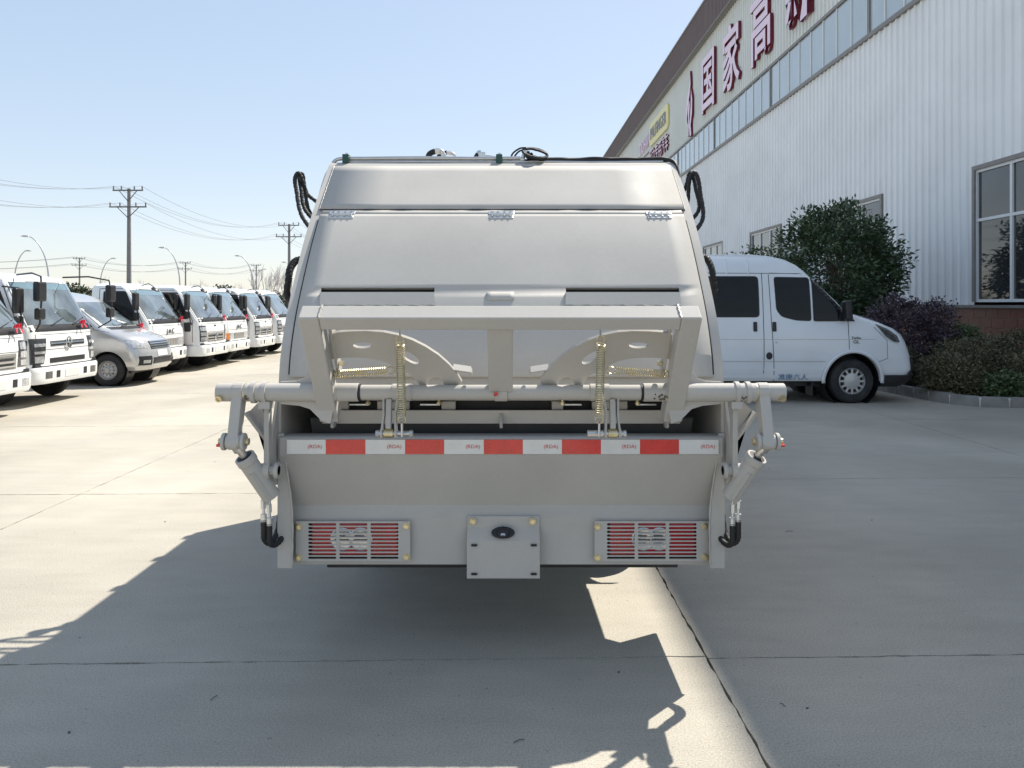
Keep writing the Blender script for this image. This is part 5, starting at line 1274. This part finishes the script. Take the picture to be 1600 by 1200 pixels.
for k in range(6):                             # cable bundle running to the right corner
    o_ = Vector((0, rc.uniform(-.02, .03), rc.uniform(-.006, .012)))
    pts = [P(822+k*2, 236+k, 4.44)+o_, P(826, 247, 4.44)+o_] + [P(u, 249.5+rc.uniform(-1.2, 1.2), 4.43)+o_ for u in range(850, 1040, 26)] + [P(1044, 250, 4.42)+o_*.6, P(1054, 254, 4.38)+o_*.5, P(1060, 268, 4.32)+o_*.4, P(1066, 300, 4.18)+o_*.3, P(1071, 330, 4.08)+o_*.3]
    m.tube(catmull(pts, 4), .0085, 6)
m.build('cable_bundle', M['black'], G, smooth=60)
m = gm()
for k in range(6):                             # coiled spare cable standing at the end of the pipe
    a0 = rc.uniform(0, 6); pts = []
    for i in range(22):
        a = a0+2*math.pi*i/22; ca, sa = math.cos(a), math.sin(a)
        q = P(836 + 19*ca + 1.5*sa + rc.uniform(-.6, .6), 239.5 + 4.2*ca - (5.5+k*.3)*sa + rc.uniform(-.4, .4), 4.46+.02*k*sa); pts.append(q)
    m.tube(pts, .0075, 6, closed=True)
for k in range(2): m.tube(catmull(sq([(798+k*4, 250, 4.46), (801+k*4, 240+k*3, 4.46), (812, 232+k*4, 4.46), (822, 231+k*3, 4.46)]), 6), .0055, 6)
m.build('cable_coil', M['black'], G, smooth=60)

# main body, chassis, wheels and cab ahead of the tailgate
m = gm(); m.box(XC-.93, XC+.93, 4.87, 6.66, .95, 2.33)
for y in (5.1, 5.6, 6.1, 6.55): m.box(XC-.96, XC-.931, y-.04, y+.04, .96, 2.34); m.box(XC+.931, XC+.96, y-.04, y+.04, .96, 2.34)
m.build('compactor_body', M['silver'], G, bevel=.01)
m = gm(); m.box(XC-.42, XC-.34, 3.7, 9.3, .58, .78); m.box(XC+.34, XC+.42, 3.7, 9.3, .58, .78); m.box(XC-.9, XC+.9, 4.0, 4.9, .80, .92); m.box(XC-.60, XC+.60, 3.69, 3.75, .40, .60)
m.cyl((XC-.85, 5.15, .39), (XC+.85, 5.15, .39), .07, 12); m.lathe((XC, 5.15, .39), (0, 1, 0), [(-.18, .0), (-.15, .12), (0, .17), (.15, .12), (.18, 0)], 16); m.box(XC-.8, XC-.45, 6.8, 7.5, .45, .80)
m.build('chassis', M['chassis'], G)
for s in (-1, 1):
    m = gm(); ar = [(5.15+.47*math.cos(a), .40+.47*math.sin(a)) for a in lin(R(15), R(165), 14)]; rows = [[(XC+s*.45, y, z) for y, z in ar], [(XC+s*.94, y, z) for y, z in ar]]; m.sheet(rows); m.build('mudguard', M['bplast'], G, solid=.008)
def gwheel(x, y, sd):
    key = [k for k in TY if k[3] == 'steel' and k[0] == .36 and k[1] == .2][0]; ty, hb, bk = TY[key]
    e = same(ty, 'wheel', G, (x, y, .385), (0, 0, (math.pi/2 if sd > 0 else -math.pi/2)), (1.07, 1.07, 1.07)); same(hb, 'rim', e); same(bk, 'rim_shade', e)
for s in (-1, 1):
    gwheel(s*.80, 1.75, s); gwheel(s*.56, 1.75, -s); gwheel(s*.74, 5.25, s)
CH = Hull([(.62, 0, -1.55, .86, .12, .25), (1.3, -.02, -1.55, .87, .14, .3), (1.95, -.40, -1.53, .80, .16, .32), (2.03, -.50, -1.5, .74, .2, .32), (2.06, -.7, -1.4, .55, .2, .3)])
def yaw_build(mb, name, mat, parent, **k):      # cab frame: x forward becomes world +Y
    mb.v = [Vector((XC - p.y, 9.35 + p.x, p.z)) for p in mb.v]; mb.off = GO; return mb.build(name, mat, parent, **k)
cab = yaw_build(CH.mesh([.62, .9, 1.3, 1.5, 1.7, 1.95, 2.03, 2.06]), 'cab', M['white'], G, smooth=32)
m = MB(); CH.front(m, lin(1.34, 1.93, 6), lambda z: (-(CH.at(z)[2]-.06), CH.at(z)[2]-.06), .005); yaw_build(m, 'windscreen', M['screen'], cab, smooth=60)
for sd in (-1, 1):
    m = MB(); CH.side(m, rounded([(-.30, 1.30), (-1.2, 1.30), (-1.2, 1.88), (-.6, 1.88)], .05), sd, .005); yaw_build(m, 'door_window', M['glass'], cab)
m = MB(); m.box(-.45, .06, -.88, .88, .38, .61); yaw_build(m, 'bumper', M['white'], cab, bevel=.02)
